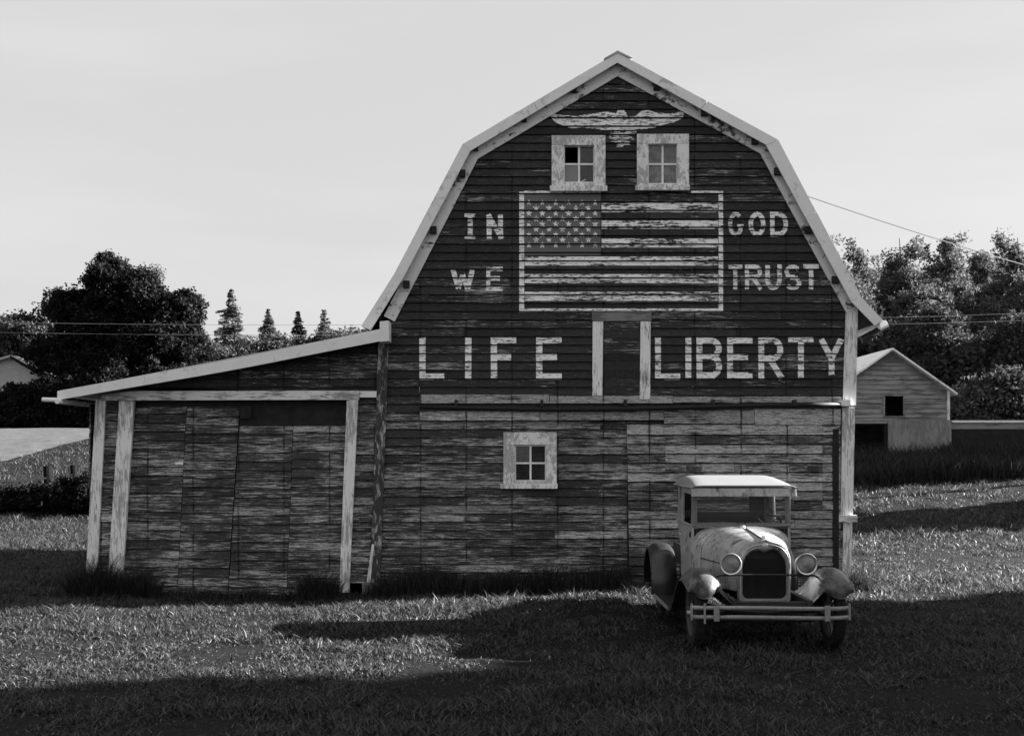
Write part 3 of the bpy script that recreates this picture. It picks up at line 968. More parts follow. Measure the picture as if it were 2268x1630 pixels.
def hood_sec(y, w, top, zs, bot, n=2.5, peak=0.0, N=22):
    pts = [(-w, y, bot), (-w, y, (bot + zs) / 2)]
    for i in range(N + 1):
        a = math.pi - math.pi * i / N
        c, s = math.cos(a), math.sin(a)
        x = w * math.copysign(abs(c) ** (2 / n), c)
        z = zs + (top - zs) * abs(s) ** (2 / n) + peak * max(0, 1 - abs(x) / (w * .5)) ** 2
        pts.append((x, y, z))
    pts += [(w, y, (bot + zs) / 2), (w, y, bot)]
    return pts

# hood and cowl
secs = []
for t in np.linspace(0, 1, 7):
    secs.append(hood_sec(.03 + .95 * t, .262 + .225 * t, 1.075 + .075 * t, .80 + .02 * t, .56 - .04 * t, 2.6, .012 * (1 - t)))
hood = CM().loft(secs, False).build('hood', MT['carpaint'], solid=.004)
CM().tube([(0, .03, 1.092), (0, .5, 1.122), (0, .98, 1.152)], .008, 6).build('hood_hinge', MT['ironm'], hood)
for s in (-1, 1):
    CM().tube([(s * .275, .05, .80), (s * .38, .5, .81), (s * .492, .97, .82)], .006, 6).build('hood_hinge', MT['ironm'], hood)
    for k in range(12):
        y = .28 + k * .045
        x = s * (.262 + .225 * (y - .03) / .95 + .004)
        CM().tube([(x, y, .60), (x + s * .006, y, .68), (x, y, .77)], [.004, .009, .004], 5).build('louvre', MT['carpaint'], hood)
    CM().tube([(s * .44, .62, .66), (s * .455, .62, .72)], .012, 6).build('hood_latch', MT['ironm'], hood)
secs = [hood_sec(.985, .492, 1.152, .82, .46, 2.6), hood_sec(1.08, .525, 1.162, .84, .45, 2.9), hood_sec(1.20, .553, 1.165, .86, .44, 3.4)]
cowl = CM().loft(secs, False).build('cowl', MT['carpaint'], solid=.004)
CM().lathe([(.0, .035), (.02, .034), (.035, .02), (.04, 0)], (-.02, 1.02, 1.148), 'z', 14).build('fuel_cap', MT['chrome'], cowl)
CM().tube([(-.09, 1.0, 1.15), (.03, 1.0, 1.152)], .007, 6).build('cowl_latch', MT['bumperm'], cowl)

# radiator
def rad_ring(y, w, top, bot, peak, N=26):
    """closed outline of the shell: square foot with rounded corners, arched top with a peak"""
    pts = []
    r = .06
    for i in range(5):
        a = R(180 + 90 * i / 4); pts.append((-w + r + r * math.cos(a), y, bot + r + r * math.sin(a)))
    for i in range(5):
        a = R(270 + 90 * i / 4); pts.append((w - r + r * math.cos(a), y, bot + r + r * math.sin(a)))
    zs = top - .24
    for i in range(N + 1):
        a = math.pi * i / N
        c, s = math.cos(a), math.sin(a)
        x = w * math.copysign(abs(c) ** .72, c)
        z = zs + (top - zs) * abs(s) ** .78 + peak * max(0, 1 - abs(x) / (w * .45)) ** 1.6
        pts.append((x, y, z))
    return pts
rings = [rad_ring(.04, .268, 1.075, .425, .03), rad_ring(-.03, .270, 1.078, .418, .032), rad_ring(-.052, .262, 1.070, .426, .03),
         rad_ring(-.055, .238, 1.015, .475, -.022), rad_ring(-.03, .226, .995, .49, -.028), rad_ring(.02, .226, .995, .49, -.028)]
shell = CM().loft(rings, True).build('radiator_shell', MT['shell'])
CM().tube(rad_ring(-.055, .250, 1.045, .452, .004) + rad_ring(-.055, .250, 1.045, .452, .004)[:1], .007, 6, False).build('shell_bead', MT['chrome'], shell)
gr = rad_ring(.0, .229, 1.0, .488, -.028)
core = CM().add(gr, [tuple(range(len(gr)))]).build('radiator_core', MT['black'], shell, False)
for k in range(40):
    x = -.222 + .444 * k / 39
    CM().box(x - .0012, x + .0012, -.012, -.004, .50, .90).build('core_fin', MT['ironm'], core, False)
CM().lathe([(0, .035), (.018, .034), (.026, .022), (.028, .0)], (0, -.01, 1.105), 'z', 16).build('radiator_cap', MT['chrome'], shell)
CM().lathe([(.034, 0), (.03, -.008), (0, -.010)], (0, -.056, 1.035), 'y', 16).build('badge', MT['chrome'], shell)
CM().lathe([(.02, 0), (.018, -.012), (.0, -.013)], (-.01, -.056, .452), 'y', 12).build('crank_hole', MT['black'], shell)

# headlights and their cross bar
for s in (-1, 1):
    o3 = (s * .383, -.17, .865)
    bowl = CM().lathe([(.100, -.04), (.103, -.015), (.098, .03), (.08, .085), (.05, .125), (.0, .145)], o3, 'y', 28).build('headlight', MT['fenderpaint'], truck)
    CM().lathe([(.100, -.04), (.110, -.045), (.112, -.055), (.106, -.066), (.094, -.062), (.092, -.05), (.1, -.04)], o3, 'y', 28).build('headlight_rim', MT['chrome'], bowl)
    CM().lathe([(.095, -.052), (.06, -.06), (.03, -.063), (.0, -.064)], o3, 'y', 28).build('headlight_lens', MT['lens'], bowl)
    CM().lathe([(.09, -.03), (.07, .03), (.04, .065), (.0, .08)], o3, 'y', 24).build('reflector', MT['chrome'], bowl)
    CM().tube([(o3[0], -.16, .76), (o3[0], -.16, .74)], .016, 8).build('lamp_stem', MT['ironm'], bowl)
bar = [(-.64, -.10, .64), (-.57, -.13, .70), (-.48, -.155, .742), (-.38, -.165, .748), (0, -.17, .752), (.38, -.165, .748), (.48, -.155, .742), (.57, -.13, .70), (.64, -.10, .64)]
CM().tube(bar, .011, 8).build('headlight_bar', MT['ironm'])

# front fenders
def fender(s):
    path = [(-.455, .545, .09), (-.47, .60, .130), (-.45, .665, .152), (-.395, .725, .164), (-.30, .775, .172), (-.17, .805, .180), (-.03, .812, .184), (.12, .795, .184),
            (.26, .745, .184), (.40, .655, .182), (.52, .54, .18), (.64, .42, .18), (.77, .325, .18), (.92, .275, .18), (1.05, .262, .18)]
    rings = []
    for i, (y, z, hw) in enumerate(path):
        p0 = path[max(i - 1, 0)]; p1 = path[min(i + 1, len(path) - 1)]
        ty, tz = p1[0] - p0[0], p1[1] - p0[1]; l_ = math.hypot(ty, tz); ty /= l_; tz /= l_
        ny, nz = tz, -ty                      # towards the wheel
        ring = []
        crown = .115 if i < 9 else .115 - .016 * (i - 8)
        for k in range(15):
            q = -1 + 2 * k / 14
            drop = crown * abs(q) ** 2.6
            if q * s > 0 and i < 10: drop *= 1.12     # the outer skirt hangs lower
            ring.append((s * .675 + q * hw, y + ny * drop, z + nz * drop))
        rings.append(ring)
    f = CM().loft(rings, False).build('front_fender', MT['fenderpaint'], truck, solid=.006)
    # inner apron down to the frame rail
    ap = []
    for i in range(2, 14):
        e = rings[i][0 if s > 0 else -1]
        t = (i - 2) / 11
        zr = .47 + .02 * t
        yb = -.42 + 1.4 * t
        ap.append([(e[0] + (s * .37 - e[0]) * w_, e[1] + (yb - e[1]) * w_, e[2] + (zr - e[2]) * (w_ ** .85)) for w_ in np.linspace(0.0, 1, 7)])
    CM().loft(ap, False).build('fender_apron', MT['fenderpaint'], f, solid=.004)
    # edge bead
    CM().tube([r_[-1 if s > 0 else 0] for r_ in rings], .008, 6).build('fender_bead', MT['fenderpaint'], f)
    CM().tube([r_[0 if s > 0 else -1] for r_ in rings[:5]], .007, 6).build('fender_bead', MT['fenderpaint'], f)
    CM().tube([rings[0][k] for k in range(15)], .008, 6).build('fender_bead', MT['fenderpaint'], f)
for s in (-1, 1): fender(s)

# wheels
def wheel(x, y, name='wheel'):
    r_, w = .365, .057
    w_ob = CM().lathe([(r_ - .10, -w * .8), (r_ - .05, -w), (r_ - .015, -w * .85), (r_, -w * .4), (r_ + .002, 0), (r_, w * .4), (r_ - .015, w * .85), (r_ - .05, w), (r_ - .10, w * .8)], (x, y, r_), 'x', 36).build('wheel', MT['black'])
    CM().lathe([(r_ - .10, -w * .9), (r_ - .115, -w * .7), (r_ - .125, 0), (r_ - .115, w * .7), (r_ - .10, w * .9)], (x, y, r_), 'x', 36).build('rim', MT['rimm'], w_ob)
    CM().lathe([(0, -.09), (.045, -.085), (.06, -.05), (.06, .05), (.045, .085), (0, .09)], (x, y, r_), 'x', 20).build('hub', MT['rimm'], w_ob)
    for k in range(15):
        a = 2 * math.pi * k / 15; sg = 1 if k % 2 else -1
        CM().tube([(x + sg * .04, y + .05 * math.cos(a), r_ + .05 * math.sin(a)), (x, y + .25 * math.cos(a + .12 * sg), r_ + .25 * math.sin(a + .12 * sg))], .006, 5).build('spoke', MT['rimm'], w_ob)
    for k in range(26):                       # tread blocks
        a = 2 * math.pi * k / 26
        for q in (-1, 1):
            c = Vector((x + q * .02, y + (r_ + .001) * math.cos(a), r_ + (r_ + .001) * math.sin(a)))
            tdir = Vector((0, -math.sin(a), math.cos(a))); nd_ = Vector((0, math.cos(a), math.sin(a)))
            p = [c + Vector((-.014, 0, 0)) - tdir * .022, c + Vector((.014, 0, 0)) - tdir * .022, c + Vector((.014, 0, 0)) + tdir * .022, c + Vector((-.014, 0, 0)) + tdir * .022]
            CM().prism(p, nd_ * .006).build('tread', MT['black'], w_ob, False)
    return w_ob
for s in (-1, 1):
    wheel(s * .705, 0); wheel(s * .705, 2.63)

# chassis
ch = CM()
for s in (-1, 1):
    ch.box(s * .37 - .025, s * .37 + .025, -.42, 3.3, .42, .52)
for y in (-.38, .9, 2.2, 3.2):
    ch.box(-.345, .345, y, y + .07, .43, .50)
chas = ch.build('chassis', MT['ironm'], truck, False)
CM().tube([(-.66, 0, .34), (-.5, 0, .28), (0, 0, .265), (.5, 0, .28), (.66, 0, .34)], .028, 8).build('front_axle', MT['ironm'], chas)
CM().tube([(-.66, 2.63, .365), (0, 2.63, .365), (.66, 2.63, .365)], [.045, .11, .045], 10).build('rear_axle', MT['ironm'], chas)
CM().tube([(-.6, -.06, .43), (-.3, -.08, .37), (0, -.08, .35), (.3, -.08, .37), (.6, -.06, .43)], .022, 6).build('front_spring', MT['ironm'], chas)
CM().box(-.2, .2, .15, .9, .28, .6).build('engine_pan', MT['ironm'], chas, False, bevel=.04)
CM().tube([(-.6, .15, .33), (.6, .15, .33)], .013, 6).build('tie_rod', MT['ironm'], chas)

# bumper
bm = CM()
def bbar(z0, z1, x0, x1, yb):
    rings = []
    for t in np.linspace(0, 1, 17):
        x = x0 + (x1 - x0) * t
        y = yb + .055 * (2 * t - 1) ** 2 + .035 * abs(2 * t - 1) ** 8
        dz = .006 * math.sin(5 * t)
        h = (z1 - z0) / 2; zc = (z0 + z1) / 2 + dz
        rings.append([(x, y + .004, zc - h), (x, y - .008, zc - h * .5), (x, y - .01, zc), (x, y - .008, zc + h * .5), (x, y + .004, zc + h), (x, y + .01, zc + h), (x, y + .01, zc - h)])
    return CM().loft(rings, True, True)
bump = bbar(.43, .472, -.82, .755, -.50).build('bumper', MT['bumperm'])
bbar(.338, .380, -.82, .755, -.50).build('bumper_bar', MT['bumperm'], bump)
for x in (-.575, .52):
    CM().box(x - .028, x + .028, -.515, -.492, .328, .482).build('bumper_clamp', MT['bumperm'], bump, False, bevel=.006)
    CM().tube([(x, -.49, .405), (x * .8, -.44, .44), (x * .68, -.30, .46)], .018, 6).build('bumper_arm', MT['ironm'], bump)
for x in (-.815, -.685, .75):
    CM().tube([(x, -.46, .30 if x == -.685 else .335), (x, -.46, .50)], .011, 8).build('bumper_bolt', MT['bumperm'], bump)
CM().tube([(-.86, -.44, .405), (-.82, -.45, .405)], .022, 8).build('bumper_bolt', MT['bumperm'], bump)

# running boards and rear fenders
for s in (-1, 1):
    CM().box(s * .73 - .135, s * .73 + .135, .98, 2.2, .235, .262).build('running_board', MT['rearpaint'], truck, False, bevel=.006)
    CM().box(s * .865 - .004, s * .865 + .012, .98, 2.2, .24, .272).build('running_board_trim', MT['bumperm'], truck, False)
    rings = []
    for i in range(17):
        a = R(196 - 205 * i / 16)
        ring = []
        for k in range(11):
            q = -1 + 2 * k / 10
            rr = .49 - .075 * abs(q) ** 2.8
            ring.append((s * .735 + q * .155, 2.63 + rr * math.cos(a), .372 + rr * math.sin(a) * (1.0 if a > 0 else .8)))
        rings.append(ring)
    rf = CM().loft(rings, False).build('rear_fender', MT['rearpaint'], truck, solid=.006)
    CM().tube([r_[-1 if s > 0 else 0] for r_ in rings], .008, 6).build('fender_bead', MT['rearpaint'], rf)

# cab
def cabside(s):
    x = s * .562
    prof = [(1.20, .46), (1.20, 1.155), (2.36, 1.165), (2.40, .80), (2.38, .50)]
    # door skin
    dr = CM().prism([(x, y, z) for y, z in [(1.245, .47), (1.245, 1.15), (2.02, 1.155), (2.02, .56), (1.96, .47)]], (-s * .03, 0, 0)).build('door', MT['carpaint'], truck, False, bevel=.012)
    CM().tube([(x + s * .02, 1.90, 1.02), (x + s * .045, 1.90, 1.02), (x + s * .045, 1.80, 1.02)], .01, 6).build('door_handle', MT['chrome'], dr)
    for z in (.56, 1.06):
        CM().tube([(x + s * .008, 1.238, z - .03), (x + s * .008, 1.238, z + .03)], .012, 6).build('hinge', MT['ironm'], dr)
    CM().prism([(x, 1.20, .46), (x, 1.20, 1.155), (x, 1.24, 1.155), (x, 1.24, .46)], (-s * .03, 0, 0)).build('cab_post', MT['carpaint'], truck, False)
    CM().prism([(x, 2.026, .56), (x, 2.026, 1.155), (x - s * .012, 2.40, 1.155), (x - s * .05, 2.42, .85), (x - s * .06, 2.40, .56)], (-s * .03, 0, 0)).build('quarter_panel', MT['carpaint'], truck, False, bevel=.01)
    # belt moulding and window surround
    CM().tube([(x, 1.20, 1.165), (x, 2.0, 1.168), (x - s * .012, 2.40, 1.168)], .014, 8).build('belt_moulding', MT['carpaint'])
    CM().prism([(x, 1.19, 1.17), (x, 1.25, 1.17), (x - s * .008, 1.235, 1.585), (x - s * .008, 1.18, 1.585)], (-s * .045, 0, 0)).build('windscreen_pillar', MT['frame'], truck, False, bevel=.008)
    CM().prism([(x, 1.95, 1.172), (x, 2.04, 1.172), (x - s * .008, 2.04, 1.585), (x - s * .008, 1.97, 1.585)], (-s * .035, 0, 0)).build('door_pillar', MT['carpaint'], truck, False, bevel=.008)
    CM().prism([(x, 2.043, 1.172), (x - s * .01, 2.40, 1.172), (x - s * .02, 2.38, 1.585), (x - s * .008, 2.043, 1.585)], (-s * .03, 0, 0)).build('cab_quarter', MT['carpaint'], truck, False, bevel=.008)
    CM().prism([(x - s * .006, 1.238, 1.515), (x - s * .006, 1.965, 1.515), (x - s * .01, 1.965, 1.59), (x - s * .01, 1.238, 1.59)], (-s * .03, 0, 0)).build('roof_rail', MT['carpaint'], truck, False, bevel=.006)
for s in (-1, 1): cabside(s)
# rear of the cab, with its window opening
for (x0, x1, z0, z1) in [(-.515, .515, .56, 1.262), (-.515, -.33, 1.264, 1.47), (.33, .515, 1.264, 1.47), (-.515, .515, 1.472, 1.60)]:
    CM().box(x0, x1, 2.365, 2.39, z0, z1).build('rear_panel', MT['rearpaint'], truck, False)
CM().box(-.328, .328, 2.372, 2.377, 1.266, 1.468).build('rear_window', MT['carglass'], truck, False)
CM().box(-.53, .53, 1.22, 2.36, .46, .50).build('cab_floor', MT['ironm'], truck, False)
CM().box(-.5, .5, 1.25, 1.275, .52, 1.14).build('firewall', MT['ironm'], truck, False)
CM().box(-.52, .52, 1.235, 1.42, 1.125, 1.15).build('dashboard', MT['frame'], truck, False, bevel=.01)
CM().box(-.5, .5, 1.75, 2.2, .60, .78).build('seat_cushion', MT['seat'], truck, False, bevel=.05)
CM().prism([(-.5, 2.14, .79), (.5, 2.14, .79), (.5, 2.24, 1.20), (-.5, 2.24, 1.20)], (0, .1, -.01)).build('seat_back', MT['seat'], truck, False, bevel=.03)
# steering wheel
cw = Vector((.36, 1.56, 1.165)); ax = Vector((0, .62, .78)).normalized()
e1 = Vector((1, 0, 0)); e2 = ax.cross(e1)
ring = [cw + (e1 * math.cos(2 * math.pi * k / 28) + e2 * math.sin(2 * math.pi * k / 28)) * .175 for k in range(29)]
sw = CM().tube(ring, .014, 8, False).build('steering_wheel', MT['ironm'])
for k in range(4):
    a = math.pi / 4 + math.pi / 2 * k
    CM().tube([cw - ax * .03, cw + (e1 * math.cos(a) + e2 * math.sin(a)) * .17], .008, 6).build('wheel_spoke', MT['bumperm'], sw)
CM().tube([cw, cw - ax * .5], .02, 8).build('steering_column', MT['ironm'], sw)

# roof: domed shell whose front dips to the visor
rings = []
for i, t in enumerate(np.linspace(0, 1, 13)):
    y = 1.045 + 1.375 * t
    crown = .022 + .098 * (1 - (1 - min(t * 1.25, 1)) ** 1.8) - .05 * max(0, t - .8) * 3
    base = 1.597 + .002 * math.sin(3 * t)
    hw = .588
    ring = []
    for k in range(25):
        q = -1 + 2 * k / 24
        ring.append((math.copysign(abs(q) ** .8, q) * hw, y, base + crown * (1 - abs(q) ** 7.5) ** .5))
    rings.append(ring)
roof_o = CM().loft(rings, False).build('cab_roof', MT['roofpaint'], truck, solid=.012)
CM().tube([rings[0][k] for k in range(25)], .009, 6).build('roof_bead', MT['roofpaint'], roof_o)
for k in (0, 24):
    CM().tube([r_[k] for r_ in rings], .012, 6).build('drip_rail', MT['carpaint'], roof_o)
# visor panel and windscreen
CM().prism([(-.588, 1.05, 1.592), (.588, 1.05, 1.592), (.588, 1.03, 1.500), (-.588, 1.03, 1.500)], (0, .02, 0)).build('visor', MT['carpaint'], truck, False, bevel=.005)
for s in (-1, 1):
    CM().prism([(s * .588, 1.053, 1.59), (s * .588, 1.19, 1.59), (s * .588, 1.035, 1.505)], (-s * .02, 0, 0)).build('visor_cheek', MT['carpaint'], truck, False)
wf = CM()
for (x0, x1, z0, z1) in [(-.514, -.498, 1.18, 1.52), (.498, .514, 1.18, 1.52), (-.497, .497, 1.18, 1.198), (-.497, .497, 1.50, 1.52)]:
    wf.box(x0, x1, 1.185, 1.205, z0, z1)
wf = wf.build('windscreen_frame', MT['frame'], truck, False, bevel=.005)
CM().box(-.496, .496, 1.193, 1.197, 1.199, 1.499).build('windscreen', MT['carglass'], wf, False)
CM().box(-.56, .56, 1.14, 1.19, 1.155, 1.182).build('windscreen_sill', MT['frame'], truck, False, bevel=.01)
CM().tube([(-.05, 1.175, 1.19), (.0, 1.17, 1.225), (.05, 1.175, 1.192)], .007, 6).build('wiper', MT['ironm'])
# load bed behind the cab
bed = CM()
for (x0, x1, y0, y1, z0, z1) in [(-.42, .42, 2.46, 3.75, .54, .58), (-.42, -.39, 2.46, 3.75, .582, .80), (.39, .42, 2.46, 3.75, .582, .80), (-.388, .388, 2.46, 2.49, .582, .80)]:
    bed.box(x0, x1, y0, y1, z0, z1)
bed = bed.build('load_bed', MT['rearpaint'], truck, False, bevel=.008)
CM().box(-.388, .388, 3.72, 3.75, .582, .80).build('tailgate', MT['rearpaint'], bed, False)

# ------------------------------------------------------------------ outbuilding on the right
YS = 38.0
def S(u, v, y=0): return P(u, v, YS + y)
hut = empty('outbuilding', (S(1985, 0).x, YS, g(S(1985, 0).x, YS)), 'small gabled wooden outbuilding with a dark square window, standing on the bank', 'outbuilding')
MT['sheet'] = m_trim('cover_sheet_grey', .26, .19, .45, (9, 9, 1.5))
MT['hutwood'] = m_trim('silver_grey_boards', .30, .15, .42, (1.2, 1.2, 16))
hx0, hx1 = S(1852, 0).x, S(2103, 0).x
hp = [(hx0, S(0, 930).z), (hx0, S(0, 862).z), (S(1978, 0).x, S(0, 775).z), (hx1, S(0, 862).z), (hx1, S(0, 930).z)]
hf = MB().box(hx0 + .05, hx0 + .12, YS + .04, YS + .12, hp[0][1], hp[1][1]).box(hx1 - .12, hx1 - .05, YS + .04, YS + .12, hp[0][1], hp[1][1]).build('front_wall', MT['darkwood'], hut)
a, b = S(1960, 921), S(2001, 880)
clad(hp, YS, [(a.x, b.x, a.z, b.z)], [], MT['hutwood'], hf, row=.155)
for (u0, u1, v0, v1) in [(1957, 1960, 877, 921), (2001, 2004.5, 877, 921), (1957, 2004.5, 874, 877), (1956, 2006, 921, 924)]:
    MB().prism([S(u0, v1, -.05), S(u1, v1, -.05), S(u1, v0, -.05), S(u0, v0, -.05)], (0, .06, 0)).build('window_trim', MT['hutwood'], hut)
MB().prism([S(2098, 930, -.05), S(2104, 930, -.05), S(2104, 866, -.05), S(2098, 866, -.05)], (0, .03, 0)).build('corner_board', MT['trim_v'], hut)
HD = 5.0
hz_g = g(S(1985, 0).x, YS) - .2
for xw in (hx0, hx1 - .03):
    MB().box(xw, xw + .03, YS + .03, YS + HD, hz_g, hp[1][1]).build('side_wall', MT['hutwood'], hut)
MB().prism([(x, YS + HD, z) for x, z in [(hx0, hz_g)] + hp[1:4] + [(hx1, hz_g)]], (0, .03, 0)).build('back_wall', MT['hutwood'], hut)
pk, el, er = P(1978, 770, YS - .3), P(1838, 868, YS - .3), P(2121, 870, YS - .3)
for e in (el, er):
    dn = Vector((0, 0, -.07))
    rp = MB().prism([pk, e, e + dn, pk + dn], (0, HD + .6, 0)).build('roof_panel', MT['fascia'], hut)
MB().box(hx0, hx1, YS - .06, YS + .03, S(0, 938).z, S(0, 930).z - .004).build('sill_beam', MT['hutwood'], hut)
for u in (1870, 1965.5, 2100):
    x = S(u, 0).x; MB().box(x - .08, x + .08, YS - .02, YS + .14, hz_g, S(0, 938).z - .004).build('post', MT['darkwood'], hut)
# sheet leaning over the lower storey
pn = MB().prism([S(1967, 1042, -.25), S(2108, 1040, -.25), S(2107, 930, -.12), S(1967, 931, -.12)], (0, .03, 0)).build('cover_sheet', MT['sheet'], hut)
# low plank wall running on to the right
wallr = empty('plank_wall', (S(2300, 0).x, YS, g(S(2300, 0).x, YS)), 'low weathered plank wall with a pale cap rail beside the outbuilding', 'wall')
x0, x1 = hx1 + .05, hx1 + 7.0
MB().box(x0, x1, YS - .10, YS + .08, S(0, 936).z, S(0, 931).z).build('cap_rail', MT['fascia'], wallr)
for k in range(6):
    z1 = S(0, 937).z - k * .2; MB().box(x0, x1, YS - .03, YS, z1 - .19, z1).build('plank', MT['darkwood'] if k else MT['hutwood'], wallr)
for k in range(5):
    x = x0 + .1 + k * 1.7; MB().box(x - .06, x + .06, YS + .003, YS + .12, g(x, YS) - .2, S(0, 936).z - .003).build('post', MT['darkwood'], wallr)

# ------------------------------------------------------------------ house, fence, poles, wires
YH = 70.0
def Hh(u, v, y=0): return P(u, v, YH + y)
house = empty('house', (Hh(-10, 0).x, YH, g(Hh(-10, 0).x, YH)), 'distant white house with a low gable and porch roof beyond the road', 'house')
hg = g(Hh(0, 0).x, YH) - .3
q = [(-140, 862), (-140, 835), (20, 792), (78, 826), (95, 838), (95, 862)]
MB().prism([Vector((Hh(u, 0).x, YH, hg if i in (0, 5) else Hh(u, v).z)) for i, (u, v) in enumerate(q)], (0, 7, 0)).build('wall', MT['housewall'], house)
for (u0, v0, u1, v1) in [(22, 786, 112, 836), (22, 786, -150, 836)]:
    a, b = Hh(u0, v0, -.4), Hh(u1, v1, -.4)
    MB().prism([a, b, b + Vector((0, 0, -.12)), a + Vector((0, 0, -.12))], (0, 7.8, 0)).build('roof', MT['roofm'] if u1 < 0 else MT['darkwood'], house)
a, b = Hh(70, 806, -1.2), Hh(150, 829, -1.2)
MB().prism([a, b, b + Vector((0, 0, -.15)), a + Vector((0, 0, -.15))], (0, 1.6, 0)).build('porch_roof', MT['fascia'], house)
for u in (30, 60):
    MB().prism([Hh(u, 880, -.04), Hh(u + 18, 880, -.04), Hh(u + 18, 850, -.04), Hh(u, 850, -.04)], (0, .03, 0)).build('window', MT['darkwood'], house)

fence = empty('fence', (P(130, 0, 34).x, 34, g(P(130, 0, 34).x, 34)), 'rough timber post fence with one sagging rail beside the road', 'fence')
fx = []
for u, v, w in [(-150, 1040, 8), (-25, 1036, 8), (105, 1032, 9), (163, 1030, 7.5), (222, 1028, 7), (330, 1026, 7)]:
    yy = 34 + (u - 105) * .018
    p = P(u, v, yy); gzv = g(p.x, yy)
    rr = w / FP * yy
    mb = MB(); mb.tube([(p.x, yy, gzv - .2), (p.x + .02, yy, (gzv + p.z) / 2), (p.x, yy, p.z)], [rr * 1.05, rr, rr * .95], 9)
    mb.build('post', MT['railblack'], fence); fx.append(Vector((p.x, yy - rr * .9, p.z - .35)))
for a, b in zip(fx[:-1], fx[1:]):
    MB().tube([a, a.lerp(b, .5) + Vector((0, 0, -.05)), b], .03, 7).build('rail', MT['railblack'], fence)

def wire(pts, rad, mat, label, sag=.0, n=14, group=None):
    out = []
    for i in range(len(pts) - 1):
        for k in range(n):
            t = k / n; p = Vector(pts[i]).lerp(Vector(pts[i + 1]), t); p.z -= sag * 4 * t * (1 - t); out.append(p)
    out.append(Vector(pts[-1]))
    return tag(MB().tube(out, rad, 5).build('overhead_wire', mat, None), label, 'wire', group)
def pole(x, y, h, r_, label, arms=1):
    p = empty('utility_pole', (x, y, g(x, y)), label, 'pole')
    MB().tube([(x, y, g(x, y) - .3), (x, y, g(x, y) + h)], [r_, r_ * .75], 9).build('shaft', MT['pole'], p)
    z = g(x, y) + h - .35
    if arms < .6: return p
    MB().box(x - .9 * arms, x + .9 * arms, y - .2, y - .1, z - .05, z + .05).build('cross_arm', MT['pole'], p)
    for dx in (-.8 * arms, 0, .8 * arms):
        MB().lathe([(0, .12), (.03, .10), (.035, .05), (.02, 0)], (x + dx, y - .15, z + .06), 'z', 8).build('insulator', MT['ironm'], p)
    return p
# wire off the barn's knee to a pole out on the right
pe = Vector((17.2, 31.5, 6.2))
wire([(3.95, 19.05, 6.48), pe], .011, MT['wire'], 'thin dark wire running from the barn roof to the right over the trees', .14)
pole(17.2, 31.5, 6.2 - g(17.2, 31.5) + .1, .11, 'wooden utility pole on the bank right of the outbuilding')
# roadside line behind the lean-to
pB, pC = P(-420, 705, 63.5), P(1250, 716, 64.0)
for q, lb in ((pB, 'roadside utility pole at the far end of the line past the house'), (pC, 'roadside utility pole hidden behind the barn')):
    pole(q.x, q.y, q.z - g(q.x, q.y) + .1, .05, lb, .55)
for dz, lb in ((0.0, 'upper wire of the roadside line crossing in front of the dark tree'), (-.55, 'lower wire of the roadside line crossing in front of the dark tree')):
    wire([pB + Vector((0, -.3, dz)), pC + Vector((0, -.3, dz))], .010, MT['wirelight'], lb, .25)
for v0, v1, lb in ((703, 688, 'upper of two pale wires strung before the woods behind the outbuilding'), (716, 706, 'lower of two pale wires strung before the woods behind the outbuilding')):
    wire([P(1700, v0 + 4, 47), P(2500, v1 - 6, 49)], .008, MT['wirelight'], lb, .1)

# ------------------------------------------------------------------ trees and bushes
def leaf_quads(C, size, flat=0.0, aspect=.55):
    """random leaf-shaped quads at centres C"""
    n = len(C)
    a = rng.normal(size=(n, 3)); a[:, 2] *= (1 - flat); a /= np.linalg.norm(a, axis=1)[:, None]
    b = rng.normal(size=(n, 3)); b -= (a * b).sum(1)[:, None] * a; b /= np.linalg.norm(b, axis=1)[:, None]
    s = size * rng.uniform(.6, 1.35, n)[:, None]
    a = a * s * .5; b = b * s * .5 * aspect
    return np.stack([C - a * .9, C + a * .45 + b * 1.5, C + a * 1.0 - b * .9], 1)

def crown_points(blobs, nclump, per, crad):
    """clump centres biased to the outside of the blobs; then leaves around each"""
    vol = np.array([b[3] * b[4] * b[5] for b in blobs]) ** .75
    pick = rng.choice(len(blobs), nclump, p=vol / vol.sum())
    B_ = np.array(blobs)[pick]
    d = rng.normal(size=(nclump, 3)); d /= np.linalg.norm(d, axis=1)[:, None]
    r_ = rng.uniform(.35, 1.0, nclump) ** .55
    C = B_[:, :3] + d * B_[:, 3:6] * r_[:, None]
    k = rng.integers(int(per * .5), int(per * 1.5), nclump)
    rep = np.repeat(np.arange(nclump), k)
    rad = crad * rng.uniform(.6, 1.5, nclump)
    dd = rng.normal(size=(len(rep), 3)); dd /= np.linalg.norm(dd, axis=1)[:, None]
    off = dd * (rng.uniform(0, 1, len(rep)) ** .5)[:, None] * rad[rep][:, None] * np.array([1.0, 1.0, .8])
    return C, C[rep] + off

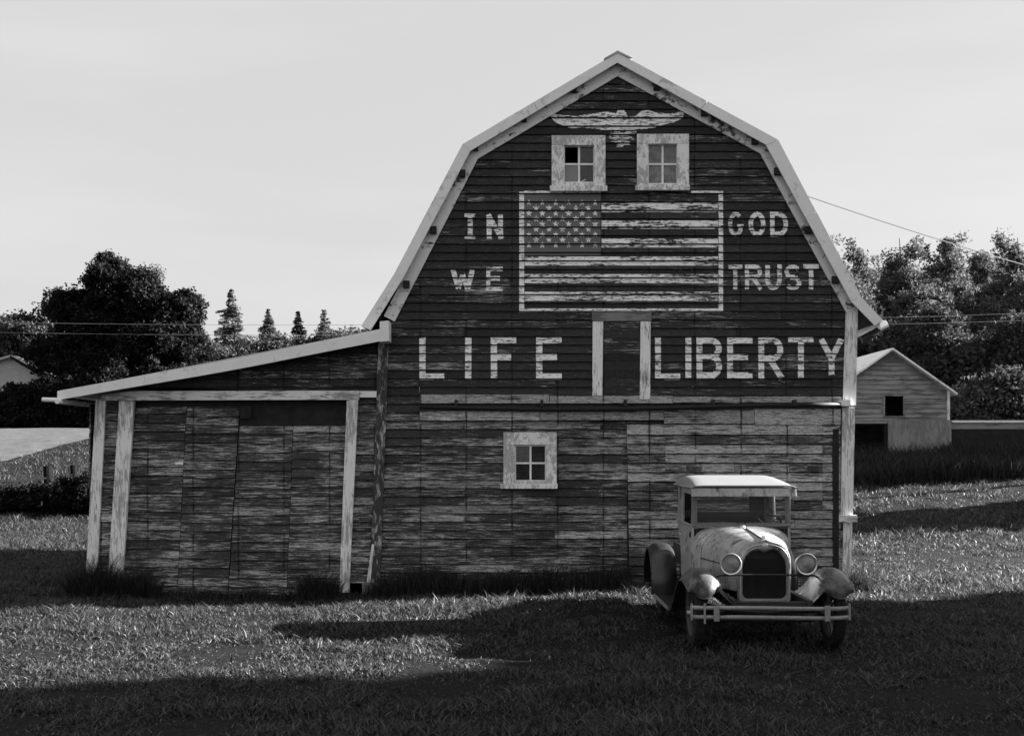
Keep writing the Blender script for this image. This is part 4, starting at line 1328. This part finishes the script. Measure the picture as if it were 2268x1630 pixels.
def tree(name, label, x, y, blobs, nclump, per, crad, size, leafm, trunk_r, cat='tree', group=None, barkm='bark', trunk_top=None, limbs=14, flat=.15, fine=2.4):
    z0 = g(x, y)
    t = empty(name, (x, y, z0), label, cat, group)
    bl = [(x + b[0], y + b[1], z0 + b[2], b[3], b[4], b[5]) for b in blobs]
    C, Lp = crown_points(bl, int(nclump * 1.25), int(per * fine), crad)
    size = size * fine ** -.55
    Lp = Lp[Lp[:, 2] > gz(Lp[:, 0], Lp[:, 1]) + .05]
    quads_mesh('crown', leaf_quads(Lp, size, flat), MT[leafm], t)
    top = trunk_top or max(b[2] + b[5] * .55 for b in blobs)
    mb = MB()
    n = 7
    wob = [(random.uniform(-.12, .12) * top * .1, random.uniform(-.12, .12) * top * .1) for _ in range(n)]
    pts = [Vector((x + wob[i][0] * (i > 0), y + wob[i][1] * (i > 0), z0 - .2 + (top + .2) * i / (n - 1))) for i in range(n)]
    rad = [trunk_r * (1.25 if i == 0 else (1 - .88 * i / (n - 1))) for i in range(n)]
    mb.tube(pts, rad, 8)
    idx = rng.choice(len(C), min(limbs, len(C)), replace=False)
    for i in idx:
        e = Vector(C[i]); f = min(.85, max(.2, (e.z - z0) / top * .6))
        s = pts[0].lerp(pts[-1], f)
        m = s.lerp(e, .55) + Vector((0, 0, .12 * (e - s).length))
        mb.tube([s, m, e], [trunk_r * .38 * (1 - f * .5), trunk_r * .2, trunk_r * .06], 5)
    mb.build('trunk', MT[barkm], t, True)
    return t

def px(u, v, Y):
    q = P(u, v, Y); return q.x, q.z - g(q.x, Y)
def blobs_px(x0, Y, L):
    """crown lobes given as (u, v, half-width, half-height) frame units at distance Y"""
    out = []
    k = Y / FP
    for (u, v, ru, rv) in L:
        q = P(u, v, Y)
        out.append((q.x - x0, random.uniform(-1, 1) * ru * k * .4, q.z - g(x0, Y), ru * k, ru * k * .9, rv * k))
    return out

# the big dark tree beyond the road
Y0 = 66.0; x0 = P(275, 0, Y0).x
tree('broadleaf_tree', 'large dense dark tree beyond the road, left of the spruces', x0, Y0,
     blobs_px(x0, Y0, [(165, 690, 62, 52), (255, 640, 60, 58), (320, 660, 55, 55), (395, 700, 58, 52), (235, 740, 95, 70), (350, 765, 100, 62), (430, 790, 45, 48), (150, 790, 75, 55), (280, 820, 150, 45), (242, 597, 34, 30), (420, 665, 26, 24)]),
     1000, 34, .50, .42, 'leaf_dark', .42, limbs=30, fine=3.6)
tree('broadleaf_tree', 'slender pale-topped tree rising behind the big dark tree', P(262, 0, 71).x, 71,
     blobs_px(P(262, 0, 71).x, 71, [(240, 588, 26, 26), (222, 620, 24, 30), (262, 620, 26, 30), (318, 612, 12, 24), (345, 610, 9, 22)]),
     130, 22, .40, .28, 'leaf_far', .2, limbs=14)
tree('broadleaf_tree', 'grey-green loose tree between the white house and the dark tree', P(95, 0, 74).x, 74,
     blobs_px(P(95, 0, 74).x, 74, [(60, 745, 60, 42), (130, 690, 34, 46), (120, 770, 75, 48), (20, 790, 60, 40), (150, 820, 60, 40)]),
     380, 28, .55, .40, 'leaf_mid', .25, limbs=18)
tree('broadleaf_tree', 'dark round-headed tree standing behind the white house', P(-90, 0, 80).x, 80,
     blobs_px(P(-90, 0, 80).x, 80, [(-40, 745, 85, 42), (-120, 750, 90, 60), (30, 750, 40, 40)]),
     260, 26, .6, .45, 'leaf_mid', .3, limbs=12)
# hedge in front of the house and along the road
for i, (u, v, ru, rv) in enumerate([(-60, 905, 60, 40), (30, 900, 55, 52), (95, 895, 55, 55), (165, 880, 55, 62), (240, 880, 55, 62), (330, 870, 60, 62), (430, 860, 65, 62), (540, 850, 60, 62), (650, 850, 62, 60), (760, 850, 62, 60), (215, 925, 55, 34), (130, 930, 50, 30), (112, 862, 34, 26), (165, 868, 32, 26)]):
    yy = 62.6 + .35 * (i % 3)
    xx = P(u, 0, yy).x
    tree('hedge_bush', ['dense black-green bush below the white house', 'dense black-green roadside bush under the big tree', 'dense roadside bush behind the lean-to roof'][0 if i < 3 else (1 if i < 6 or i > 9 else 2)],
         xx, yy, blobs_px(xx, yy, [(u, v, ru, rv), (u + 10, v + 25, ru * 1.05, rv * .8)]), 120, 30, .34, .30, 'leaf_dark', .08, 'bush',
         ['bushes below the house', 'roadside bushes under the big tree', 'roadside bushes behind the lean-to'][0 if i < 3 else (1 if i < 6 or i > 9 else 2)], limbs=6)

def conifer(label, u, vtop, Y, wid, leafm='leaf_mid', dens=1.0, group=None):
    x = P(u, 0, Y).x; z0 = g(x, Y); h = P(u, vtop, Y).z - z0
    t = empty('spruce_tree', (x, Y, z0), label, 'tree', group)
    half = wid / FP * Y * 3.9
    Lp = []; mb = MB()
    mb.tube([(x, Y, z0 - .2), (x + .05, Y, z0 + h * .5), (x, Y, z0 + h)], [h * .018, h * .011, .015], 7)
    nt = int(44 * dens)
    for i in range(nt):
        f = .12 + .87 * i / (nt - 1)
        zz = z0 + h * f
        ln = half * (1 - f) ** 1.05 * random.uniform(.7, 1.2) + .04
        for k in range(7):
            a = random.uniform(0, 2 * math.pi); l_ = ln * random.uniform(.6, 1.15)
            e = Vector((x + l_ * math.cos(a), Y + l_ * math.sin(a), zz - l_ * random.uniform(.15, .45)))
            s = Vector((x, Y, zz))
            mb.tube([s, s.lerp(e, .6) + Vector((0, 0, .05)), e], [.03, .02, .008], 4)
            m = int(10 + 26 * l_)
            tt = rng.uniform(.1, 1.05, m)
            w = .04 + .13 * l_ * (1 - tt * .75)
            p = np.array(s)[None] + (np.array(e) - np.array(s))[None] * tt[:, None] + rng.normal(size=(m, 3)) * np.stack([w, w, w * .45], 1)
            Lp.append(p)
    Lp = np.concatenate(Lp)
    quads_mesh('crown', leaf_quads(Lp, .30, .4, .4), MT[leafm], t)
    mb.build('trunk', MT['bark'], t, True)
conifer('tall broad pale spruce standing beside the big dark tree', 512, 640, 95, 44, 'leaf_far', 1.1)
conifer('slim pointed grey spruce between the broad spruce and the darkest spruce', 594, 684, 105, 34, 'leaf_mid')
conifer('darkest narrow spruce in the row behind the lean-to', 660, 690, 100, 26, 'leaf_dark')
conifer('rounded pale spruce nearest the barn roof', 718, 686, 110, 34, 'leaf_far')
for i, (u, v, ru, rv) in enumerate([(480, 800, 60, 30), (560, 785, 50, 34), (625, 775, 50, 28), (690, 775, 50, 26), (745, 760, 50, 24), (800, 758, 50, 24), (540, 810, 80, 40)]):
    yy = 88 + i * .7; xx = P(u, 0, yy).x
    tree('far_tree', 'low rounded grey tree in the far row at the foot of the spruces', xx, yy, blobs_px(xx, yy, [(u, v, ru, rv), (u - 15, v + 25, ru, rv), (u + 10, v + 50, ru, rv)]),
         150, 26, .6, .42, 'leaf_mid', .2, 'tree', 'low trees under the spruces', limbs=8)

# woods behind the outbuilding
wood = [(1835, 560, 58), (1895, 548, 62), (1995, 538, 60), (2095, 534, 57), (2185, 550, 60), (2255, 540, 58), (2350, 545, 60), (2460, 550, 62)]
desc = ['tall thin-topped tree in the woods behind the barn eave', 'tall feathery tree left of the outbuilding gable', 'tall feathery tree behind the outbuilding gable', 'tall pointed tree behind the outbuilding right slope',
        'tall open birch with pale trunk showing sky through its crown', 'tall grey tree at the right end of the woods', 'tall grey tree of the woods past the end of the plank wall', 'last tall tree of the woods past the plank wall']
for i, (u, vt, yy) in enumerate(wood):
    xx = P(u, 0, yy).x
    L = [(u, vt + 42, 19, 32), (u + 8, vt + 85, 42, 36), (u - 14, vt + 130, 60, 48), (u + 14, vt + 195, 66, 60), (u, vt + 265, 70, 70)]
    for _ in range(15): L.append((u + random.uniform(-1, 1) * 46, vt + random.uniform(0, 95), random.uniform(4, 8), random.uniform(18, 38)))
    if i == 4: L = [(u - 8, vt + 45, 26, 34), (u + 25, vt + 100, 24, 34), (u - 32, vt + 120, 20, 30), (u + 20, vt + 170, 36, 34), (u - 20, vt + 210, 40, 40)]
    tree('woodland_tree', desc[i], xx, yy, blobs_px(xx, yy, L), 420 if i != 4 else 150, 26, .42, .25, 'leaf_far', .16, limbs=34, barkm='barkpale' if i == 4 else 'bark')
for i, (u, v, ru, rv, yy) in enumerate([(1880, 775, 75, 75, 54), (1980, 770, 70, 75, 53), (2080, 765, 70, 80, 52), (2175, 785, 70, 85, 51), (2265, 780, 75, 90, 50), (2365, 810, 80, 90, 50), (2150, 890, 60, 60, 46), (2240, 890, 60, 60, 45.5), (2330, 880, 70, 65, 46), (1905, 880, 60, 60, 47)]):
    v += (-34, 22, -8, 40, 5)[i % 5]
    xx = P(u, 0, yy).x
    tree('understorey_tree', 'dense dark bushy tree filling the woods behind the outbuilding', xx, yy, blobs_px(xx, yy, [(u, v, ru, rv), (u + 20, v + rv * .6, ru * 1.1, rv * .8), (u - 20, v + rv * 1.1, ru * 1.1, rv * .8)]),
         230, 32, .5, .33, 'leaf_mid', .12, 'tree', 'bushy trees behind the outbuilding', limbs=10)

for i, u in enumerate((1842, 1945, 2045, 2140, 2225, 2310, 2420, 1740, 1630)):
    yy = 65 + (i % 3); xx = P(u, 0, yy).x; vt = 578 + 9 * (i * 5 % 4)
    tree('backing_tree', 'hazy grey tree in the second row of the woods behind the outbuilding', xx, yy,
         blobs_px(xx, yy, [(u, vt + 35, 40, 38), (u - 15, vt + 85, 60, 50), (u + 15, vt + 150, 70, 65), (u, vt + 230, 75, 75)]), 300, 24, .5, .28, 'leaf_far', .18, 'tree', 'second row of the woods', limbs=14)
for i, u in enumerate((1870, 1950, 2035, 2120, 2205, 2290, 2375, 1780, 1690)):
    yy = 55.5 + .5 * (i % 2); xx = P(u, 0, yy).x; v = 668 + 27 * (i * 3 % 5)
    tree('thicket_tree', 'leafy grey tree filling the middle of the woods behind the outbuilding', xx, yy,
         blobs_px(xx, yy, [(u, v, 62, 60), (u + 12, v + 60, 70, 60), (u - 16, v + 115, 70, 60)]), 260, 28, .45, .27, 'leaf_far', .14, 'tree', 'middle of the woods', limbs=12)

# trees standing out of frame on the right: their shade lies over the foreground
def shade_tree(label, x, y, h, rad, low=.5, nc=330, per=34):
    bl = [(0, 0, h * .62, rad, rad, h * .36), (rad * .3, -rad * .2, h * .34, rad * 1.05, rad * 1.05, h * .3), (-rad * .3, rad * .3, h * .3, rad, rad, h * .26), (0, 0, h - rad * .3, rad * .5, rad * .5, rad * .4)]
    if low < .3: bl.append((0, 0, h * .14, rad, rad, h * .2))
    tree('shade_tree', label, x, y, bl, int(nc * 1.25), per, .42, .50, 'leaf_mid', h * .025, limbs=12, fine=1.0)
shade_tree('small bushy tree right of the truck casting shade across its wheels', 15.2, 13.5, 4.9, 1.5, .1, 460)
shade_tree('second bushy tree casting shade beside the truck', 16.0, 15.75, 5.4, 1.6, .1, 400)
shade_tree('tall leafy tree shading the front lawn', 18.5, 9.8, 10, 2.8, .1, 800)
shade_tree('taller leafy tree shading the near grass', 20.5, 12.1, 10.5, 2.2, .1, 800)
shade_tree('leafy tree near the camera side of the lawn', 17.0, 5.5, 9.0, 3.2, .1, 480)
shade_tree('leafy tree shading the bank by the plank wall', 20.5, 28.6, 5.0, 1.15, .1)
shade_tree('leafy tree at the far end of the plank wall', 24.5, 38.2, 7.5, 2.4, .1, 380)
shade_tree('leafy tree on the bank short of the plank wall end', 23.5, 35.6, 6.0, 1.5, .1)

# bushes along the fence
for i, (u, v, ru, rv, yy) in enumerate([(-40, 1105, 50, 36, 33.3), (35, 1110, 42, 34, 33.5), (95, 1106, 44, 40, 33.2), (150, 1098, 42, 44, 33.0), (195, 1095, 40, 44, 33.1), (250, 1100, 45, 40, 33.3)]):
    xx = P(u, 0, yy).x
    tree('fence_bush', 'dark low bush growing along the timber fence', xx, yy, blobs_px(xx, yy, [(u, v, ru, rv), (u, v + 15, ru * 1.1, rv * .8)]), 90, 34, .16, .15, 'leaf_dark', .04, 'bush', 'bushes along the fence', limbs=6)

# ------------------------------------------------------------------ grass and weeds
def blades(X, Y, H, Wd, lean, name, mat, label, nseg=2):
    n = len(X)
    Z = gz(X, Y) - .01
    az = rng.uniform(0, 2 * math.pi, n); d = np.stack([np.cos(az), np.sin(az)], 1)
    ln = lean * rng.uniform(.2, 1.4, n) * H
    fa = rng.uniform(0, 2 * math.pi, n); side = np.stack([np.cos(fa), np.sin(fa)], 1) * Wd[:, None] * .5
    base = np.stack([X, Y, Z], 1)
    mid = base + np.stack([d[:, 0] * ln * .35, d[:, 1] * ln * .35, H * .55], 1)
    tip = base + np.stack([d[:, 0] * ln, d[:, 1] * ln, H * rng.uniform(.8, 1.0, n)], 1)
    s3 = np.concatenate([side, np.zeros((n, 1))], 1)
    V = np.stack([base - s3, base + s3, mid + s3 * .8, mid - s3 * .8, tip], 1).reshape(-1, 3)
    k = np.arange(n)[:, None] * 5
    F = np.concatenate([k + np.array([[0, 1, 2, 3]]), k + np.array([[3, 2, 4]])], 1).ravel()
    st = (np.arange(n)[:, None] * 7 + np.array([[0, 4]])).ravel()
    o = fast_mesh(name, V, F, st, mat)
    return tag(o, label, cat='grass', kind='stuff')

bx0, bx1 = W(195, 0).x - .05, W(1882, 0).x + .03
def lawn(y0, y1, dens, hmul):
    xa, xb = -(.47 * y1 + 3.6), .47 * y1 + 3.6
    n = int(dens * (y1 - y0) * (xb - xa))
    X = rng.uniform(xa, xb, n); Y = rng.uniform(y0, y1, n)
    keep = np.abs(X) < .47 * Y + 3.6
    keep &= ~((X > bx0) & (X < bx1) & (Y > YB - .03) & (Y < YB + DEPTH))
    keep &= ~((X > -.0) & (X < bx1) & (Y > YB + DEPTH))          # hidden behind the barn
    keep &= ~((X > -5) & (X < 0) & (Y > YB + DEPTH))
    # road
    edge = np.interp(X / np.maximum(Y, 1), [-.56, -.434, -.397, -.362, -.312, -.17], [42, 45, 48.5, 52, 56, 59]) + .6 * (vnoise(X, Y, 31) - .5)
    keep &= ~((X < -5) & (Y > edge))
    cl = fbm(X * 2.2, Y * 2.2, 3, 3); cl2 = fbm(X * .6, Y * .6, 8, 2)
    keep &= rng.uniform(0, 1, n) < np.clip(.55 + 2.4 * (cl - .40) + .8 * (cl2 - .38), .40, 1)
    X, Y, cl, cl2 = X[keep], Y[keep], cl[keep], cl2[keep]
    m = len(X)
    H = hmul * (.02 + .13 * np.clip(cl - .22, 0, 1) + .17 * np.clip(cl2 - .36, 0, 1)) * rng.uniform(.5, 1.6, m)
    rare = rng.uniform(0, 1, m) < .10 * np.clip((cl2 - .42) * 4, .04, 1)
    H[rare] *= 1.7
    return X, Y, H, (.0060 + .0075 * hmul) * rng.uniform(.5, 1.7, m)
parts = [lawn(7.2, 11.5, 2200, .74), lawn(11.5, 17.3, 1450, .86), lawn(17.3, 24, 680, 1.05), lawn(24, 34, 320, 1.4), lawn(34, 48, 110, 2.1), lawn(48, 57, 60, 2.6)]
X, Y, H, Wd = [np.concatenate([p[i] for p in parts]) for i in range(4)]
blades(X, Y, H, Wd, 1.4, 'grass', MT['grass'], 'uneven lawn grass around the barn and truck')

def strip(n, u0, u1, y0, y1, h0, h1, w):
    Y = rng.uniform(y0, y1, n); X = (rng.uniform(u0, u1, n) - 1134) / FP * YB
    H = rng.uniform(h0, h1, n) * (.4 + 1.1 * fbm(X * 1.6, Y * 0 + 3, 4, 2))
    return X, Y, H, np.full(n, w) * rng.uniform(.6, 1.4, n)
X, Y, H, Wd = strip(4600, 845, 1390, 16.5, 16.88, .12, .72, .008)
X2, Y2, H2, Wd2 = strip(700, 1390, 1870, 16.6, 16.86, .05, .22, .008)
X3, Y3, H3, W3 = strip(1500, 20, 860, 16.3, 16.85, .05, .22, .009)
X, Y, H, Wd = np.concatenate([X, X3]), np.concatenate([Y, Y3]), np.concatenate([H, H3]), np.concatenate([Wd, W3])
blades(np.concatenate([X, X2]), np.concatenate([Y, Y2]), np.concatenate([H, H2]), np.concatenate([Wd, Wd2]), .45, 'tall_grass', MT['weed'], 'tall dark grass growing along the foot of the barn wall')
# tall weeds on the bank before the outbuilding
n = 26000
Y = rng.uniform(32.0, 37.6, n); X = rng.uniform(8.3, 20, n)
H = (.35 + .9 * fbm(X * .8, Y * .8, 21, 2)) * rng.uniform(.4, 1.15, n)
blades(X, Y, H, rng.uniform(.015, .04, n), .5, 'tall_weeds', MT['weed'], 'dark tall weeds on the bank below the outbuilding')

def tuft(label, u, yy, n, rad, h):
    x = (u - 1134) / FP * yy
    a = rng.uniform(0, 2 * math.pi, n); r_ = rad * np.sqrt(rng.uniform(0, 1, n))
    X, Y = x + r_ * np.cos(a), yy + r_ * .45 * np.sin(a)
    o = blades(X, Y, h * rng.uniform(.4, 1.1, n) * (1.15 - .6 * r_ / rad), rng.uniform(.005, .011, n), .7, 'weed_clump', MT['weed'], label)
    del o['kind']; o['category'] = 'weeds'
tuft('broad weed clump around the feet of the two left posts', 215, 16.65, 1300, .46, .72)
tuft('weed clump at the left edge of the plank doors', 300, 16.55, 1000, .36, .6)
tuft('weed clump before the right post of the plank doors', 705, 16.6, 1000, .32, .55)
tuft('small weed clump in the middle of the plank doors', 555, 16.6, 240, .22, .2)
tuft('leafy weed clump at the right corner of the barn', 1895, 16.75, 420, .25, .5)
tuft('low weed clump by the footing stone', 850, 16.6, 380, .28, .42)
tuft('loose tuft of longer grass in the shaded near lawn', 1330, 9.5, 260, .5, .18)
